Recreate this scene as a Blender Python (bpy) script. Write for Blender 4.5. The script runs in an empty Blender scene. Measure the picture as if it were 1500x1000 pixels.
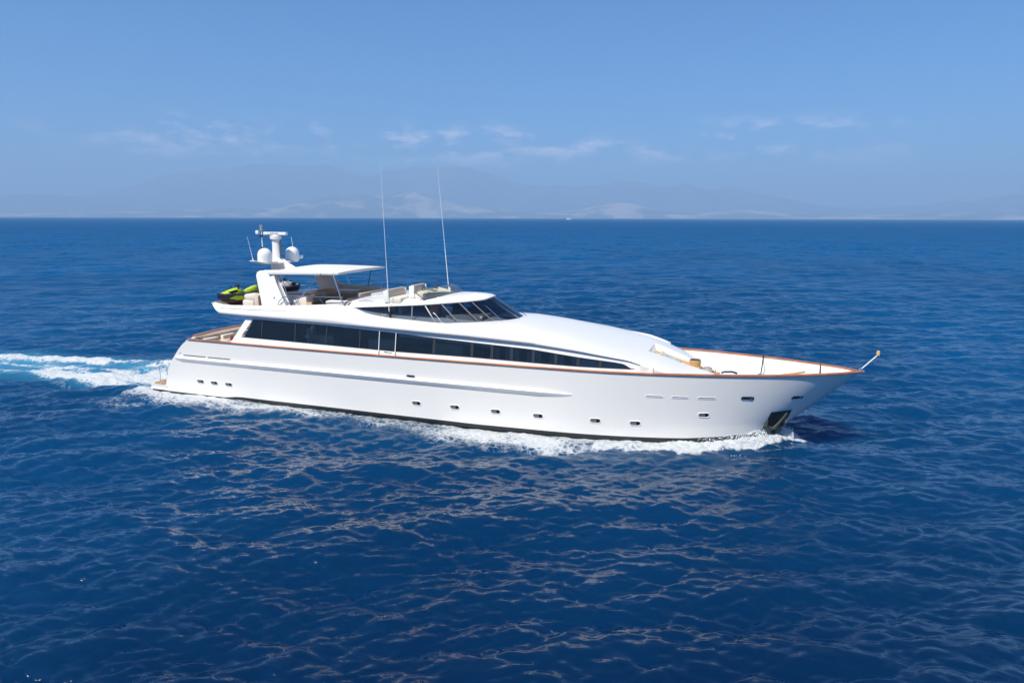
import bpy, bmesh, math, random
import numpy as np
from mathutils import Vector, Matrix, Euler

random.seed(7); rng = np.random.default_rng(7)
R = math.radians
scene = bpy.context.scene
col = scene.collection

# ------------------------------------------------------------------ camera
CAM = Vector((30.327, -32.995, 10.061)); YAW = -0.3431; PITCH = math.atan(181/1000); ROLL = R(0.153)
fw = Vector((math.sin(YAW)*math.cos(PITCH), math.cos(YAW)*math.cos(PITCH), -math.sin(PITCH)))
rt = Vector((math.cos(YAW), -math.sin(YAW), 0)); up = rt.cross(fw)
r2 = rt*math.cos(ROLL)+up*math.sin(ROLL); u2 = up*math.cos(ROLL)-rt*math.sin(ROLL)
cd = bpy.data.cameras.new('camera'); cam = bpy.data.objects.new('camera', cd); col.objects.link(cam)
cd.sensor_width = 36; cd.lens = 24; cd.clip_start = .2; cd.clip_end = 90000
m = Matrix((r2, u2, -fw)).transposed().to_4x4(); m.translation = CAM; cam.matrix_world = m
scene.camera = cam

# ------------------------------------------------------------------ light
SUN_EL = R(55); sx, sy = -0.34, -0.940
sun_dir = Vector((sx*math.cos(SUN_EL), sy*math.cos(SUN_EL), math.sin(SUN_EL))).normalized()
sd = bpy.data.lights.new('sun', 'SUN'); sd.energy = 5.0; sd.angle = R(0.53); sd.color = (1, .94, .82)
so = bpy.data.objects.new('sun', sd); col.objects.link(so)
so.rotation_euler = (-sun_dir).to_track_quat('-Z', 'Y').to_euler(); so.location = (0, -60, 80)

world = bpy.data.worlds.new('World'); scene.world = world; world.use_nodes = True
wt = world.node_tree; wt.nodes.clear()
def N(t, typ, **kw):
    n = t.nodes.new(typ)
    for k, v in kw.items(): setattr(n, k, v)
    return n
def setin(n, **kw):
    for k, v in kw.items(): n.inputs[k.replace('_', ' ')].default_value = v
sky = N(wt, 'ShaderNodeTexSky', sky_type='NISHITA', sun_disc=False, sun_elevation=SUN_EL,
        sun_rotation=math.atan2(sx, sy), altitude=0, air_density=1.0, dust_density=.25, ozone_density=4.0)
bg = N(wt, 'ShaderNodeBackground'); wo = N(wt, 'ShaderNodeOutputWorld')
bg.inputs['Strength'].default_value = 0.105
# thin broken clouds low over the horizon, on the sky itself
tc = N(wt, 'ShaderNodeTexCoord'); sep = N(wt, 'ShaderNodeSeparateXYZ'); wt.links.new(tc.outputs['Generated'], sep.inputs[0])
az = N(wt, 'ShaderNodeMath', operation='ARCTAN2'); wt.links.new(sep.outputs[0], az.inputs[0]); wt.links.new(sep.outputs[1], az.inputs[1])
cmb = N(wt, 'ShaderNodeCombineXYZ')
azm = N(wt, 'ShaderNodeMath', operation='MULTIPLY'); azm.inputs[1].default_value = 13.0; wt.links.new(az.outputs[0], azm.inputs[0])
elm = N(wt, 'ShaderNodeMath', operation='MULTIPLY'); elm.inputs[1].default_value = 34.0; wt.links.new(sep.outputs[2], elm.inputs[0])
wt.links.new(azm.outputs[0], cmb.inputs[0]); wt.links.new(elm.outputs[0], cmb.inputs[1]); cmb.inputs[2].default_value = 3.3
cn = N(wt, 'ShaderNodeTexNoise'); setin(cn, Scale=1.05, Detail=7.0, Roughness=.62); wt.links.new(cmb.outputs[0], cn.inputs['Vector'])
cr = N(wt, 'ShaderNodeMapRange', interpolation_type='SMOOTHSTEP'); setin(cr, From_Min=.46, From_Max=.68); wt.links.new(cn.outputs[0], cr.inputs[0])
b1 = N(wt, 'ShaderNodeMapRange', interpolation_type='SMOOTHSTEP'); setin(b1, From_Min=.055, From_Max=.095); wt.links.new(sep.outputs[2], b1.inputs[0])
b2 = N(wt, 'ShaderNodeMapRange', interpolation_type='SMOOTHSTEP'); setin(b2, From_Min=.14, From_Max=.11); wt.links.new(sep.outputs[2], b2.inputs[0])
mu1 = N(wt, 'ShaderNodeMath', operation='MULTIPLY'); mu2 = N(wt, 'ShaderNodeMath', operation='MULTIPLY'); mu3 = N(wt, 'ShaderNodeMath', operation='MULTIPLY')
wt.links.new(b1.outputs[0], mu1.inputs[0]); wt.links.new(b2.outputs[0], mu1.inputs[1])
wt.links.new(mu1.outputs[0], mu2.inputs[0]); wt.links.new(cr.outputs[0], mu2.inputs[1])
m1 = N(wt, 'ShaderNodeMapRange', interpolation_type='SMOOTHSTEP'); setin(m1, From_Min=-1.0, From_Max=-.78); wt.links.new(az.outputs[0], m1.inputs[0])
m2 = N(wt, 'ShaderNodeMapRange', interpolation_type='SMOOTHSTEP'); setin(m2, From_Min=.24, From_Max=.06); wt.links.new(az.outputs[0], m2.inputs[0])
mm = N(wt, 'ShaderNodeMath', operation='MULTIPLY'); wt.links.new(m1.outputs[0], mm.inputs[0]); wt.links.new(m2.outputs[0], mm.inputs[1])
mm2 = N(wt, 'ShaderNodeMath', operation='MULTIPLY'); wt.links.new(mu2.outputs[0], mm2.inputs[0]); wt.links.new(mm.outputs[0], mm2.inputs[1])
wt.links.new(mm2.outputs[0], mu3.inputs[0]); mu3.inputs[1].default_value = .5
tint = N(wt, 'ShaderNodeMix', data_type='RGBA', blend_type='MULTIPLY'); tint.inputs['Factor'].default_value = 1
wt.links.new(sky.outputs[0], tint.inputs['A']); tint.inputs['B'].default_value = (.24, .60, .93, 1)
cmix = N(wt, 'ShaderNodeMix', data_type='RGBA'); wt.links.new(mu3.outputs[0], cmix.inputs['Factor'])
wt.links.new(tint.outputs['Result'], cmix.inputs['A']); cmix.inputs['B'].default_value = (13, 10.8, 11.2, 1)
wt.links.new(cmix.outputs['Result'], bg.inputs['Color']); wt.links.new(bg.outputs[0], wo.inputs['Surface'])

scene.view_settings.view_transform = 'Standard'; scene.view_settings.look = 'None'
scene.view_settings.exposure = .43; scene.view_settings.gamma = 1
cy = scene.cycles
cy.max_bounces = 8; cy.diffuse_bounces = 3; cy.glossy_bounces = 4; cy.transmission_bounces = 4; cy.transparent_max_bounces = 12
cy.sample_clamp_direct = 1.5; cy.volume_bounces = 1; cy.use_denoising = True; cy.caustics_reflective = False; cy.caustics_refractive = False

# ------------------------------------------------------------------ materials
def mat(name, color, rough=.5, metal=0., coat=0., var=0., vscale=2., spec=.5, bump=0., bscale=20.):
    mt = bpy.data.materials.new(name); mt.use_nodes = True; t = mt.node_tree
    p = t.nodes['Principled BSDF']
    setin(p, Roughness=rough, Metallic=metal); p.inputs['Base Color'].default_value = (*color, 1)
    p.inputs['Coat Weight'].default_value = coat; p.inputs['Coat Roughness'].default_value = .06
    p.inputs['Specular IOR Level'].default_value = spec
    if var or bump:
        g = N(t, 'ShaderNodeTexCoord')
        if var:
            nz = N(t, 'ShaderNodeTexNoise'); setin(nz, Scale=vscale, Detail=5.0, Roughness=.6)
            t.links.new(g.outputs['Object'], nz.inputs['Vector'])
            mx = N(t, 'ShaderNodeMix', data_type='RGBA')
            mx.inputs['A'].default_value = (*[c*(1-var) for c in color], 1); mx.inputs['B'].default_value = (*[min(1, c*(1+var)) for c in color], 1)
            t.links.new(nz.outputs[0], mx.inputs['Factor']); t.links.new(mx.outputs['Result'], p.inputs['Base Color'])
        if bump:
            nb = N(t, 'ShaderNodeTexNoise'); setin(nb, Scale=bscale, Detail=3.0)
            t.links.new(g.outputs['Object'], nb.inputs['Vector'])
            bm_ = N(t, 'ShaderNodeBump'); setin(bm_, Strength=bump, Distance=.01)
            t.links.new(nb.outputs[0], bm_.inputs['Height']); t.links.new(bm_.outputs[0], p.inputs['Normal'])
    return mt
def wood_mat(name, c1, c2, scale, rough=.35, coat=.3):
    mt = mat(name, c1, rough, coat=coat); t = mt.node_tree; p = t.nodes['Principled BSDF']
    g = N(t, 'ShaderNodeTexCoord'); mp = N(t, 'ShaderNodeMapping'); mp.inputs['Scale'].default_value = scale
    t.links.new(g.outputs['Object'], mp.inputs[0])
    nz = N(t, 'ShaderNodeTexNoise'); setin(nz, Scale=1.0, Detail=5.0); t.links.new(mp.outputs[0], nz.inputs['Vector'])
    mx = N(t, 'ShaderNodeMix', data_type='RGBA'); mx.inputs['A'].default_value = (*c1, 1); mx.inputs['B'].default_value = (*c2, 1)
    rp = N(t, 'ShaderNodeMapRange'); setin(rp, From_Min=.35, From_Max=.65); t.links.new(nz.outputs[0], rp.inputs[0])
    t.links.new(rp.outputs[0], mx.inputs['Factor']); t.links.new(mx.outputs['Result'], p.inputs['Base Color'])
    return mt
def teak_deck(name):
    mt = mat(name, (.42, .25, .12), .6); t = mt.node_tree; p = t.nodes['Principled BSDF']
    g = N(t, 'ShaderNodeTexCoord'); s = N(t, 'ShaderNodeSeparateXYZ'); t.links.new(g.outputs['Object'], s.inputs[0])
    w = N(t, 'ShaderNodeMath', operation='MULTIPLY'); w.inputs[1].default_value = 14; t.links.new(s.outputs[1], w.inputs[0])
    fr = N(t, 'ShaderNodeMath', operation='FRACT'); t.links.new(w.outputs[0], fr.inputs[0])
    gt = N(t, 'ShaderNodeMath', operation='LESS_THAN'); gt.inputs[1].default_value = .09; t.links.new(fr.outputs[0], gt.inputs[0])
    nz = N(t, 'ShaderNodeTexNoise'); setin(nz, Scale=9.0, Detail=4.0); t.links.new(g.outputs['Object'], nz.inputs['Vector'])
    m0 = N(t, 'ShaderNodeMix', data_type='RGBA'); m0.inputs['A'].default_value = (.36, .2, .09, 1); m0.inputs['B'].default_value = (.5, .32, .17, 1)
    t.links.new(nz.outputs[0], m0.inputs['Factor'])
    mx = N(t, 'ShaderNodeMix', data_type='RGBA'); t.links.new(gt.outputs[0], mx.inputs['Factor'])
    t.links.new(m0.outputs['Result'], mx.inputs['A']); mx.inputs['B'].default_value = (.03, .025, .02, 1)
    t.links.new(mx.outputs['Result'], p.inputs['Base Color']); return mt
def glass_mat(name, tintc, base, refl=1.0):
    """tinted marine glass: part see-through, part mirror by angle"""
    mt = bpy.data.materials.new(name); mt.use_nodes = True; t = mt.node_tree; t.nodes.clear()
    tr = N(t, 'ShaderNodeBsdfTransparent'); tr.inputs[0].default_value = (*tintc, 1)
    df = N(t, 'ShaderNodeBsdfDiffuse'); df.inputs[0].default_value = (*base, 1)
    gl = N(t, 'ShaderNodeBsdfGlossy'); gl.inputs['Roughness'].default_value = .02; gl.inputs[0].default_value = (.9, .95, 1, 1)
    fz = N(t, 'ShaderNodeFresnel'); fz.inputs[0].default_value = 1.55
    ad = N(t, 'ShaderNodeMixShader'); ad.inputs[0].default_value = .18
    t.links.new(tr.outputs[0], ad.inputs[1]); t.links.new(df.outputs[0], ad.inputs[2])
    mx = N(t, 'ShaderNodeMixShader'); t.links.new(fz.outputs[0], mx.inputs[0])
    t.links.new(ad.outputs[0], mx.inputs[1]); t.links.new(gl.outputs[0], mx.inputs[2])
    o = N(t, 'ShaderNodeOutputMaterial'); t.links.new(mx.outputs[0], o.inputs[0]); return mt

GEL = mat('white_gelcoat', (.83, .80, .755), .28, coat=.35, var=.02, vscale=.6)
GELM = mat('white_deck_paint', (.8, .79, .76), .5, var=.02, vscale=1.5)
HULLW = mat('hull_white_paint', (.85, .825, .78), .2, coat=.5, var=.015, vscale=.4)
BOTTOM = mat('dark_antifouling', (.032, .04, .042), .55, var=.45, vscale=3)
WOOD = wood_mat('varnished_cap_rail', (.30, .095, .03), (.44, .17, .06), (.7, 6, 6))
TABLEW = wood_mat('varnished_table', (.30, .14, .06), (.44, .23, .11), (1.5, 9, 9))
TEAK = teak_deck('teak_planking')
OTEAK = wood_mat('oiled_teak', (.45, .22, .08), (.60, .33, .13), (2, 8, 8), .5, .1)
TAN = mat('tan_rope', (.62, .40, .18), .8, var=.3, vscale=30, bump=.6, bscale=60)
BEIGE = mat('beige_cushion', (.64, .53, .42), .85, var=.06, vscale=3, bump=.2, bscale=40)
CREAM = mat('cream_cushion', (.70, .65, .57), .8, var=.04, vscale=3, bump=.2, bscale=40)
GREYC = mat('grey_cover', (.42, .43, .45), .85, var=.08, vscale=4, bump=.2, bscale=30)
STEEL = mat('polished_steel', (.72, .73, .74), .18, metal=1)
DSTEEL = mat('dark_steel', (.10, .105, .105), .38, metal=.75, var=.3, vscale=6)
DARK = mat('black_rubber', (.012, .012, .014), .55)
FRAME = mat('grey_window_frame', (.13, .13, .14), .4)
FRAMED = mat('dark_window_frame', (.03, .033, .038), .35)
PLASTIC = mat('white_plastic', (.8, .8, .8), .35, coat=.15)
CANVAS = mat('white_canvas', (.79, .78, .745), .8, bump=.15, bscale=25, var=.02)
t = CANVAS.node_tree; tl = N(t, 'ShaderNodeBsdfTranslucent'); tl.inputs[0].default_value = (.8, .76, .68, 1); mxc = N(t, 'ShaderNodeMixShader'); mxc.inputs[0].default_value = .2
t.links.new(t.nodes['Principled BSDF'].outputs[0], mxc.inputs[1]); t.links.new(tl.outputs[0], mxc.inputs[2]); t.links.new(mxc.outputs[0], t.nodes['Material Output'].inputs['Surface'])
CURT = mat('grey_curtain', (.55, .56, .58), .9)
INTER = mat('dim_interior', (.30, .27, .23), .8, var=.3, vscale=1.2)
INTERW = mat('interior_wood', (.16, .07, .035), .5, var=.3, vscale=1.5)
LIME = mat('lime_green_plastic', (.50, .68, .006), .28, coat=.4)
PURPLE = mat('dark_violet_hull', (.028, .022, .05), .35, coat=.3)
RED = mat('red_plastic', (.55, .02, .03), .3, coat=.3)
BLUECL = mat('blue_patterned_cloth', (.42, .48, .47), .9, var=.6, vscale=6)
GLASSW = glass_mat('tinted_side_glass', (.74, .77, .82), (.006, .008, .011))
GLASSF = glass_mat('tinted_wheelhouse_glass', (.58, .66, .78), (.004, .008, .016))
GLASSC = glass_mat('smoked_clear_acrylic', (.86, .88, .85), (.3, .3, .28))
GLASSD = mat('dark_port_glass', (.012, .013, .015), .05)
INK = mat('dark_lettering', (.02, .025, .035), .5)

# ------------------------------------------------------------------ mesh helpers
def link(name, me, mt, parent=None, smooth=35):
    o = bpy.data.objects.new(name, me); col.objects.link(o)
    for x in (mt if isinstance(mt, (list, tuple)) else [mt]): me.materials.append(x)
    if smooth:
        me.shade_smooth()
        try: me.set_sharp_from_angle(angle=R(smooth))
        except Exception: pass
    if parent:
        o.parent = parent; o.matrix_parent_inverse = parent.matrix_world.inverted()
    return o
class MB:
    """collects shapes into one mesh"""
    def __init__(s): s.v = []; s.f = []
    def add(s, vs, fs):
        b = len(s.v); s.v += [tuple(x) for x in vs]; s.f += [tuple(i+b for i in q) for q in fs]; return s
    def loft(s, rows, closed=False, cap=False):
        n = len(rows[0]); vs = [p for r in rows for p in r]; fs = []
        for i in range(len(rows)-1):
            for j in range(n if closed else n-1):
                k = (j+1) % n
                fs.append((i*n+j, i*n+k, (i+1)*n+k, (i+1)*n+j))
        if cap: fs += [tuple(range(n)), tuple(range((len(rows)-1)*n, len(rows)*n))]
        return s.add(vs, fs)
    def tube(s, pts, r, n=8, cap=True):
        pts = [Vector(p) for p in pts]; rs = r if isinstance(r, (list, tuple)) else [r]*len(pts)
        rows = []; ref = None
        for i, p in enumerate(pts):
            d = (pts[min(i+1, len(pts)-1)]-pts[max(i-1, 0)]).normalized()
            if ref is None:
                ref = Vector((0, 0, 1)) if abs(d.z) < .9 else Vector((1, 0, 0))
            a = (ref-d*ref.dot(d)).normalized(); ref = a; b = d.cross(a)
            rows.append([p+(a*math.cos(2*math.pi*k/n)+b*math.sin(2*math.pi*k/n))*rs[i] for k in range(n)])
        return s.loft(rows, True, cap)
    def lathe(s, prof, c=(0, 0, 0), n=24, M=None):
        rows = []
        for r, z in prof:
            row = [Vector((r*math.cos(2*math.pi*k/n), r*math.sin(2*math.pi*k/n), z)) for k in range(n)]
            if M: row = [M @ q for q in row]
            rows.append([q+Vector(c) for q in row])
        return s.loft(rows, True, True)
    def box(s, c, d, rot=0, bev=.02, M=None):
        bm = bmesh.new(); bmesh.ops.create_cube(bm, size=1)
        bmesh.ops.scale(bm, vec=d, verts=bm.verts)
        if bev: bmesh.ops.bevel(bm, geom=bm.edges[:], offset=min(bev, min(d)*.45), segments=2, profile=.6, affect='EDGES')
        X = Matrix.Translation(c) @ (M.to_4x4() if M else Matrix.Rotation(rot, 4, 'Z'))
        bm.verts.ensure_lookup_table(); bm.verts.index_update()
        s.add([X @ v.co for v in bm.verts], [[v.index for v in f.verts] for f in bm.faces]); bm.free(); return s
    def prism(s, poly, a, b):
        """poly points -> extruded along vector from offset a to offset b"""
        n = len(poly); a = Vector(a); b = Vector(b)
        vs = [Vector(p)+a for p in poly]+[Vector(p)+b for p in poly]
        fs = [tuple(range(n)), tuple(range(2*n-1, n-1, -1))]+[(i, (i+1) % n, (i+1) % n+n, i+n) for i in range(n)]
        return s.add(vs, fs)
    def build(s, name, mt, parent=None, smooth=35, bev=0, solid=0, sub=0):
        me = bpy.data.meshes.new(name); me.from_pydata([tuple(v) for v in s.v], [], s.f); me.update()
        bm = bmesh.new(); bm.from_mesh(me)
        bmesh.ops.remove_doubles(bm, verts=bm.verts, dist=1e-5)
        if bev:
            es = [e for e in bm.edges if len(e.link_faces) == 2 and e.calc_face_angle(0) > R(30)]
            bmesh.ops.bevel(bm, geom=es, offset=bev, segments=3, profile=.5, affect='EDGES')
        bmesh.ops.recalc_face_normals(bm, faces=bm.faces); bm.to_mesh(me); bm.free()
        o = link(name, me, mt, parent, smooth)
        if solid:
            k = o.modifiers.new('thickness', 'SOLIDIFY'); k.thickness = solid; k.offset = 0
        if sub:
            k = o.modifiers.new('smooth', 'SUBSURF'); k.levels = sub; k.render_levels = sub
        return o
def empty(name, loc, label, cat, group=None):
    o = bpy.data.objects.new(name, None); col.objects.link(o); o.location = loc; o.empty_display_size = .5
    o['label'] = label; o['category'] = cat
    if group: o['group'] = group
    bpy.context.view_layer.update(); return o
def tag(o, label, cat, group=None, kind=None):
    o['label'] = label; o['category'] = cat
    if group: o['group'] = group
    if kind: o['kind'] = kind
    return o
def structure(o): o['kind'] = 'structure'; return o
def I(x, tab): return float(np.interp(x, [t[0] for t in tab], [t[1] for t in tab]))

# ------------------------------------------------------------------ hull form (x forward, y to port, z up, waterline z=0)
def stem(z): return 31.2+1.112*z
def hb(x, z):
    k = max(-.3, min(1.1, z/3.4)); L = stem(z); x0 = 21.4+.75*k; q = .52+.275*k; B = 3.5+.193*k
    t = max(0., min(1., (x-x0)/(L-x0)))
    return B*(1-t**2.03)**q*(1-.065*max(0., 1-x/22)**2)
def zr(x): u = x/35; return 3.27-.157*u+.297*u*u
AFT = [(-.5, -1.85), (.14, -1.83), (.6, -1.7), (1.26, -1.47), (1.6, -1.28), (1.89, -1.12), (2.15, -.87), (2.4, -.66), (2.65, -.44), (2.95, -.12), (3.15, .18), (3.27, .42)]
def aft(z): return I(z, AFT)
ZP = [(-4, .06), (2.6, .08), (3.5, .2), (10, .215), (18, .2), (24.7, .31), (27.9, .36), (29.4, .46), (30.9, .60), (31.6, .62), (33, .64)]
def zpaint(x): return I(x, ZP)
def hn(x, z, s=-1):
    """outward normal and point of the hull side"""
    e = .02; y = hb(x, z); P = Vector((x, s*y, z))
    tx = Vector((2*e, s*(hb(x+e, z)-hb(x-e, z)), 0)); tz = Vector((0, s*(hb(x, z+e)-hb(x, z-e)), 2*e))
    n = tx.cross(tz).normalized()
    if n.y*s < 0: n = -n
    return P, n, tx.normalized(), tz.normalized()

yacht = empty('motor_yacht', (16, 0, 0), 'large white motor yacht with dark windows and varnished wooden rail cruising on the blue sea', 'yacht')
Y_ = yacht

us = list(np.linspace(0, .66, 56))+list(.66+.34*np.sin(np.linspace(0, math.pi/2, 46))[1:])
NV = 26
def hull_rows(s, v0, v1, n, f):
    rows = []
    for i in range(n):
        v = v0+(v1-v0)*i/(n-1); row = []
        for u in us: row.append(f(u, v, s))
        rows.append(row)
    return rows
def side_pt(u, v, s):
    z = .2+3.1*v
    for _ in range(5):
        xa, xe = aft(z), stem(z); x = xa+(xe-xa)*u; zp = zpaint(x); z = zp+(zr(x)-zp)*v
    return (x, s*hb(x, z), z)
hm = MB()
for s in (-1, 1): hm.loft(hull_rows(s, 0, 1, NV, side_pt))
# transom
tr = [[(aft(z)-.25*(1-(y/3.3)**2)*0+.0, y*hb(aft(z), z)/3.3, z) for y in np.linspace(-3.3, 3.3, 9)] for z in np.linspace(.1, zr(0), 14)]
hm.loft(tr)
hull = hm.build('hull', HULLW, Y_, 50)
# bulwark inside
bi = MB()
def zdeck(x): return I(x, [(-1, 2.35), (4, 2.35), (24, 2.5), (29, 2.62), (35, 2.8)])
for s in (-1, 1):
    rows = []
    for x in list(np.linspace(.45, 4.8, 8)): rows.append([(x, s*(hb(x, zr(x))-.02), zr(x)), (x, s*(hb(x, zr(x))-.17), zr(x)), (x, s*(hb(x, zr(x))-.17), zdeck(x))])
    bi.loft(rows); bi.build('bulwark_lining', GEL, Y_, 40); bi = MB(); rows = []
    for x in list(np.linspace(24.4, 33, 24))+list(np.linspace(33.2, 34.75, 14)):
        b = hb(x, zr(x)); w = min(.16, b*.4)
        zb_ = min(max(zdeck(x)-.05, (x-31.2)/1.112+.22), zr(x)-.02)
        rows.append([(x, s*(b-.01), zr(x)), (x, s*(b-w), zr(x)), (x, s*max(0., min(b-w, hb(x, zb_)-.06)), zb_)])
    bi.loft(rows); bi.build('bulwark_lining', GEL, Y_, 40); bi = MB()
lb = MB()
for s in (-1, 1):
    def bot(u, v, s):
        z = .2
        for _ in range(4):
            xa, xe = aft(z), stem(z); x = xa+(xe-xa)*u; z = zpaint(x)
        zz = z+(-.9-z)*v
        return (x, s*hb(x, z)*(1-v**2.2)*(1 if v else 1.0), zz)
    lb.loft(hull_rows(s, 0, 1, 8, bot))
lb.build('hull_bottom', BOTTOM, Y_, 50)
# rubbing strake with hard shadow edge
rb = MB()
for s in (-1, 1):
    rows = []
    for x in list(np.linspace(-.75, 0, 8))+list(np.linspace(.2, 21.4, 70))+list(np.linspace(21.5, 22.75, 12)):
        k = min(1., max(0., (22.75-x)/1.5))**.6*min(1, .35+(x+.75)/.7)
        prof = [(-.03, .09), (.02*k, .08), (.12*k, .05), (.15*k, .025), (.145*k, -.005), (.0, -.24), (-.03, -.24)]
        rows.append([(x, s*(hb(x, 2.14+dz)+o), 2.14+dz*(.4+.6*k)) for o, dz in prof])
    rb.loft(rows)
rb.build('rubbing_strake', HULLW, Y_, 40)
# wooden cap rail all round
cr_ = MB()
def cap_row(x, s, z, b, w=.2):
    o, i_ = b+.045, b-w+.02
    return [(x, s*o, z-.02), (x, s*(o+.01), z+.005), (x, s*o, z+.03), (x, s*(o-.03), z+.042), (x, s*(i_+.02), z+.042), (x, s*i_, z+.03), (x, s*i_, z-.02)]
for s in (-1, 1):
    rows = []
    xs = list(np.linspace(.35, 30, 80))+list(np.linspace(30.2, 34.95, 40))
    for x in xs:
        b = hb(x, zr(x)); w = .2 if x < 32 else min(.2, b+.03)
        rows.append(cap_row(x, s, zr(x), max(b, .02), w))
    cr_.loft(rows)
# taffrail, gently bowed
rows = []
for y in np.linspace(-2.75, 2.75, 25):
    x = .12-.3*(1-(y/2.75)**2); z = 3.34
    rows.append([(x-.1, y, z-.03), (x-.1, y, z+.05), (x+.1, y, z+.05), (x+.1, y, z-.03)])
cr_.loft(rows, True, True)
cr_.box((34.98, 0, zr(35)+.015), (.22, .22, .09), bev=.04)
cr_.build('cap_rail', WOOD, Y_, 45)
# aft coaming below the taffrail
ac = MB(); rows = []
for y in np.linspace(-3.3, 3.3, 31):
    a = abs(y); x = .12-.3*(1-min(1, a/2.75)**2); top = 3.31 if a < 2.7 else 3.31-.12*min(1, (a-2.7)/.35)
    rows.append([(aft(2.3)+.05, y, 2.3), (aft(2.9)+.02, y, 2.85), (x-.06, y, top), (x+.08, y, top), (x+.1, y, 2.3)])
ac.loft(rows); ac.build('stern_coaming', GEL, Y_, 40)

# --- hull fittings
def oval(L, H, n=20):
    r = H/2; pts = []
    for k in range(n):
        a = 2*math.pi*k/n; c, s = math.cos(a), math.sin(a)
        pts.append(((L/2-r)*(1 if c > 0 else -1)+r*c, r*s))
    return pts
def on_hull(x, z, s=-1):
    P, n, tx, tz = hn(x, z, s); tzz = n.cross(tx); tzz = tzz if tzz.z > 0 else -tzz
    return P, n, tx, tzz
def porthole(x, z, L=.5, H=.21):
    P, n, tx, tz = on_hull(x, z); rows = []
    for sc, off in ((1.16, -.01), (1.12, .018), (1.0, .024), (.92, .012), (.9, .004)):
        rows.append([P+tx*a*(1 if sc > 1.05 else sc)*1.0*(1+ (sc-1)*(H/L) if sc > 1.05 else 1)+tz*b*sc+n*off for a, b in oval(L, H)])
    o = MB().loft(rows, True).build('porthole', PLASTIC, Y_, 50)
    g = MB(); g.add([P+tx*a*.93+tz*b*.9+n*.006 for a, b in oval(L, H)], [tuple(range(20))]); g.build('glass', GLASSD, o, 0)
    lid = MB(); lid.add([P+tx*a*.55-tx*L*.16+tz*b*.82+n*.009 for a, b in oval(L, H)], [tuple(range(20))]); lid.build('deadlight', FRAME, o, 0)
for x, z in [(.92, .86), (1.91, .86), (2.94, .86), (14.74, .95), (16.84, .95), (18.98, .95), (21.11, .95), (23.82, .98), (25.6, .98)]:
    porthole(x, z)
porthole(28.52, 1.5, .5, .2)
def slot(x0, x1, z, name, mt, h=.05):
    rows = []
    for x in np.linspace(x0, x1, 8):
        P, n, tx, tz = on_hull(x, z); rows.append([P+tz*h/2-n*.01, P+tz*h/2+n*.014, P-tz*h/2+n*.014, P-tz*h/2-n*.01])
    return MB().loft(rows, False, True).build(name, mt, Y_, 30)
slot(-.1, 1.5, 2.33, 'engine_vent', FRAME, .05); slot(1.66, 3.25, 2.33, 'engine_vent', FRAME, .05)
for x0, x1 in ((26.04, 26.77), (27.15, 27.84), (28.23, 28.97)):
    o = slot(x0, x1, 2.3, 'bow_vent', PLASTIC, .09)
    P, n, tx, tz = on_hull((x0+x1)/2, 2.32)
    MB().box(P+n*.012, ((x1-x0)*.94, .012, .03), M=Matrix((tx, n, tz)).transposed(), bev=.004).build('slot', FRAME, o, 0)
def hawse(x, z, L=.52, H=.17):
    P, n, tx, tz = on_hull(x, z)
    rows = [[P+tx*a*k+tz*b*k+n*o for a, b in oval(L, H)] for k, o in ((1.12, -.01), (1.12, .012), (1.0, .02), (.85, .014), (.8, .006))]
    o = MB().loft(rows, True).build('hawsehole', STEEL, Y_, 50)
    MB().add([P+tx*a*.84+tz*b*.84+n*.008 for a, b in oval(L, H)], [tuple(range(20))]).build('opening', DARK, o, 0)
    c = P+tx*L*.26+n*.004
    MB().lathe([(.0, -.045), (.03, -.045), (.03, .045), (0, .045)], c, 12).build('roller', STEEL, o)
hawse(30.3, 2.32); hawse(32.36, 2.3); hawse(14.5, 2.33, .42, .12)
# anchor pocket: dark plate framed in the bow, stowed anchor on it
def hp(x, z, off=0.):
    P, n, tx, tz = on_hull(x, z); return P+n*off
Q = [(31.32, 1.62), (32.17, 1.70), (31.86, .62), (30.96, .62)]
rows = []
for i in range(11):
    a = i/10; row = []
    for j in range(11):
        b = j/10
        x = (Q[0][0]*(1-b)+Q[1][0]*b)*(1-a)+(Q[3][0]*(1-b)+Q[2][0]*b)*a
        z = (Q[0][1]*(1-b)+Q[1][1]*b)*(1-a)+(Q[3][1]*(1-b)+Q[2][1]*b)*a
        row.append(hp(x, z, .018))
    rows.append(row)
pk = MB().loft(rows).build('anchor_pocket', DSTEEL, Y_, 60)
fr = MB()
fr.tube([hp(a+(c-a)*t, b+(d-b)*t, .02) for (a, b), (c, d) in zip(Q[:3], Q[1:]) for t in np.linspace(0, 1, 7)], .018, 6); fr.build('pocket_rim', STEEL, pk)
an = MB()
an.tube([hp(31.95, 1.58, .09), hp(31.72, 1.2, .1), hp(31.45, .85, .11)], [.05, .06, .08], 8)
for q, w in (((31.12, .98), .075), ((31.82, .92), .075)): an.tube([hp(31.45, .82, .11), hp((31.45+q[0])/2, .8, .1), hp(q[0], q[1], .08), hp(q[0]+.06, q[1]+.28, .06)], [.09, .1, w, .02], 8)
an.build('anchor', mat('galvanised_anchor', (.15, .155, .14), .5, metal=.7, var=.4, vscale=8), pk)

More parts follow.
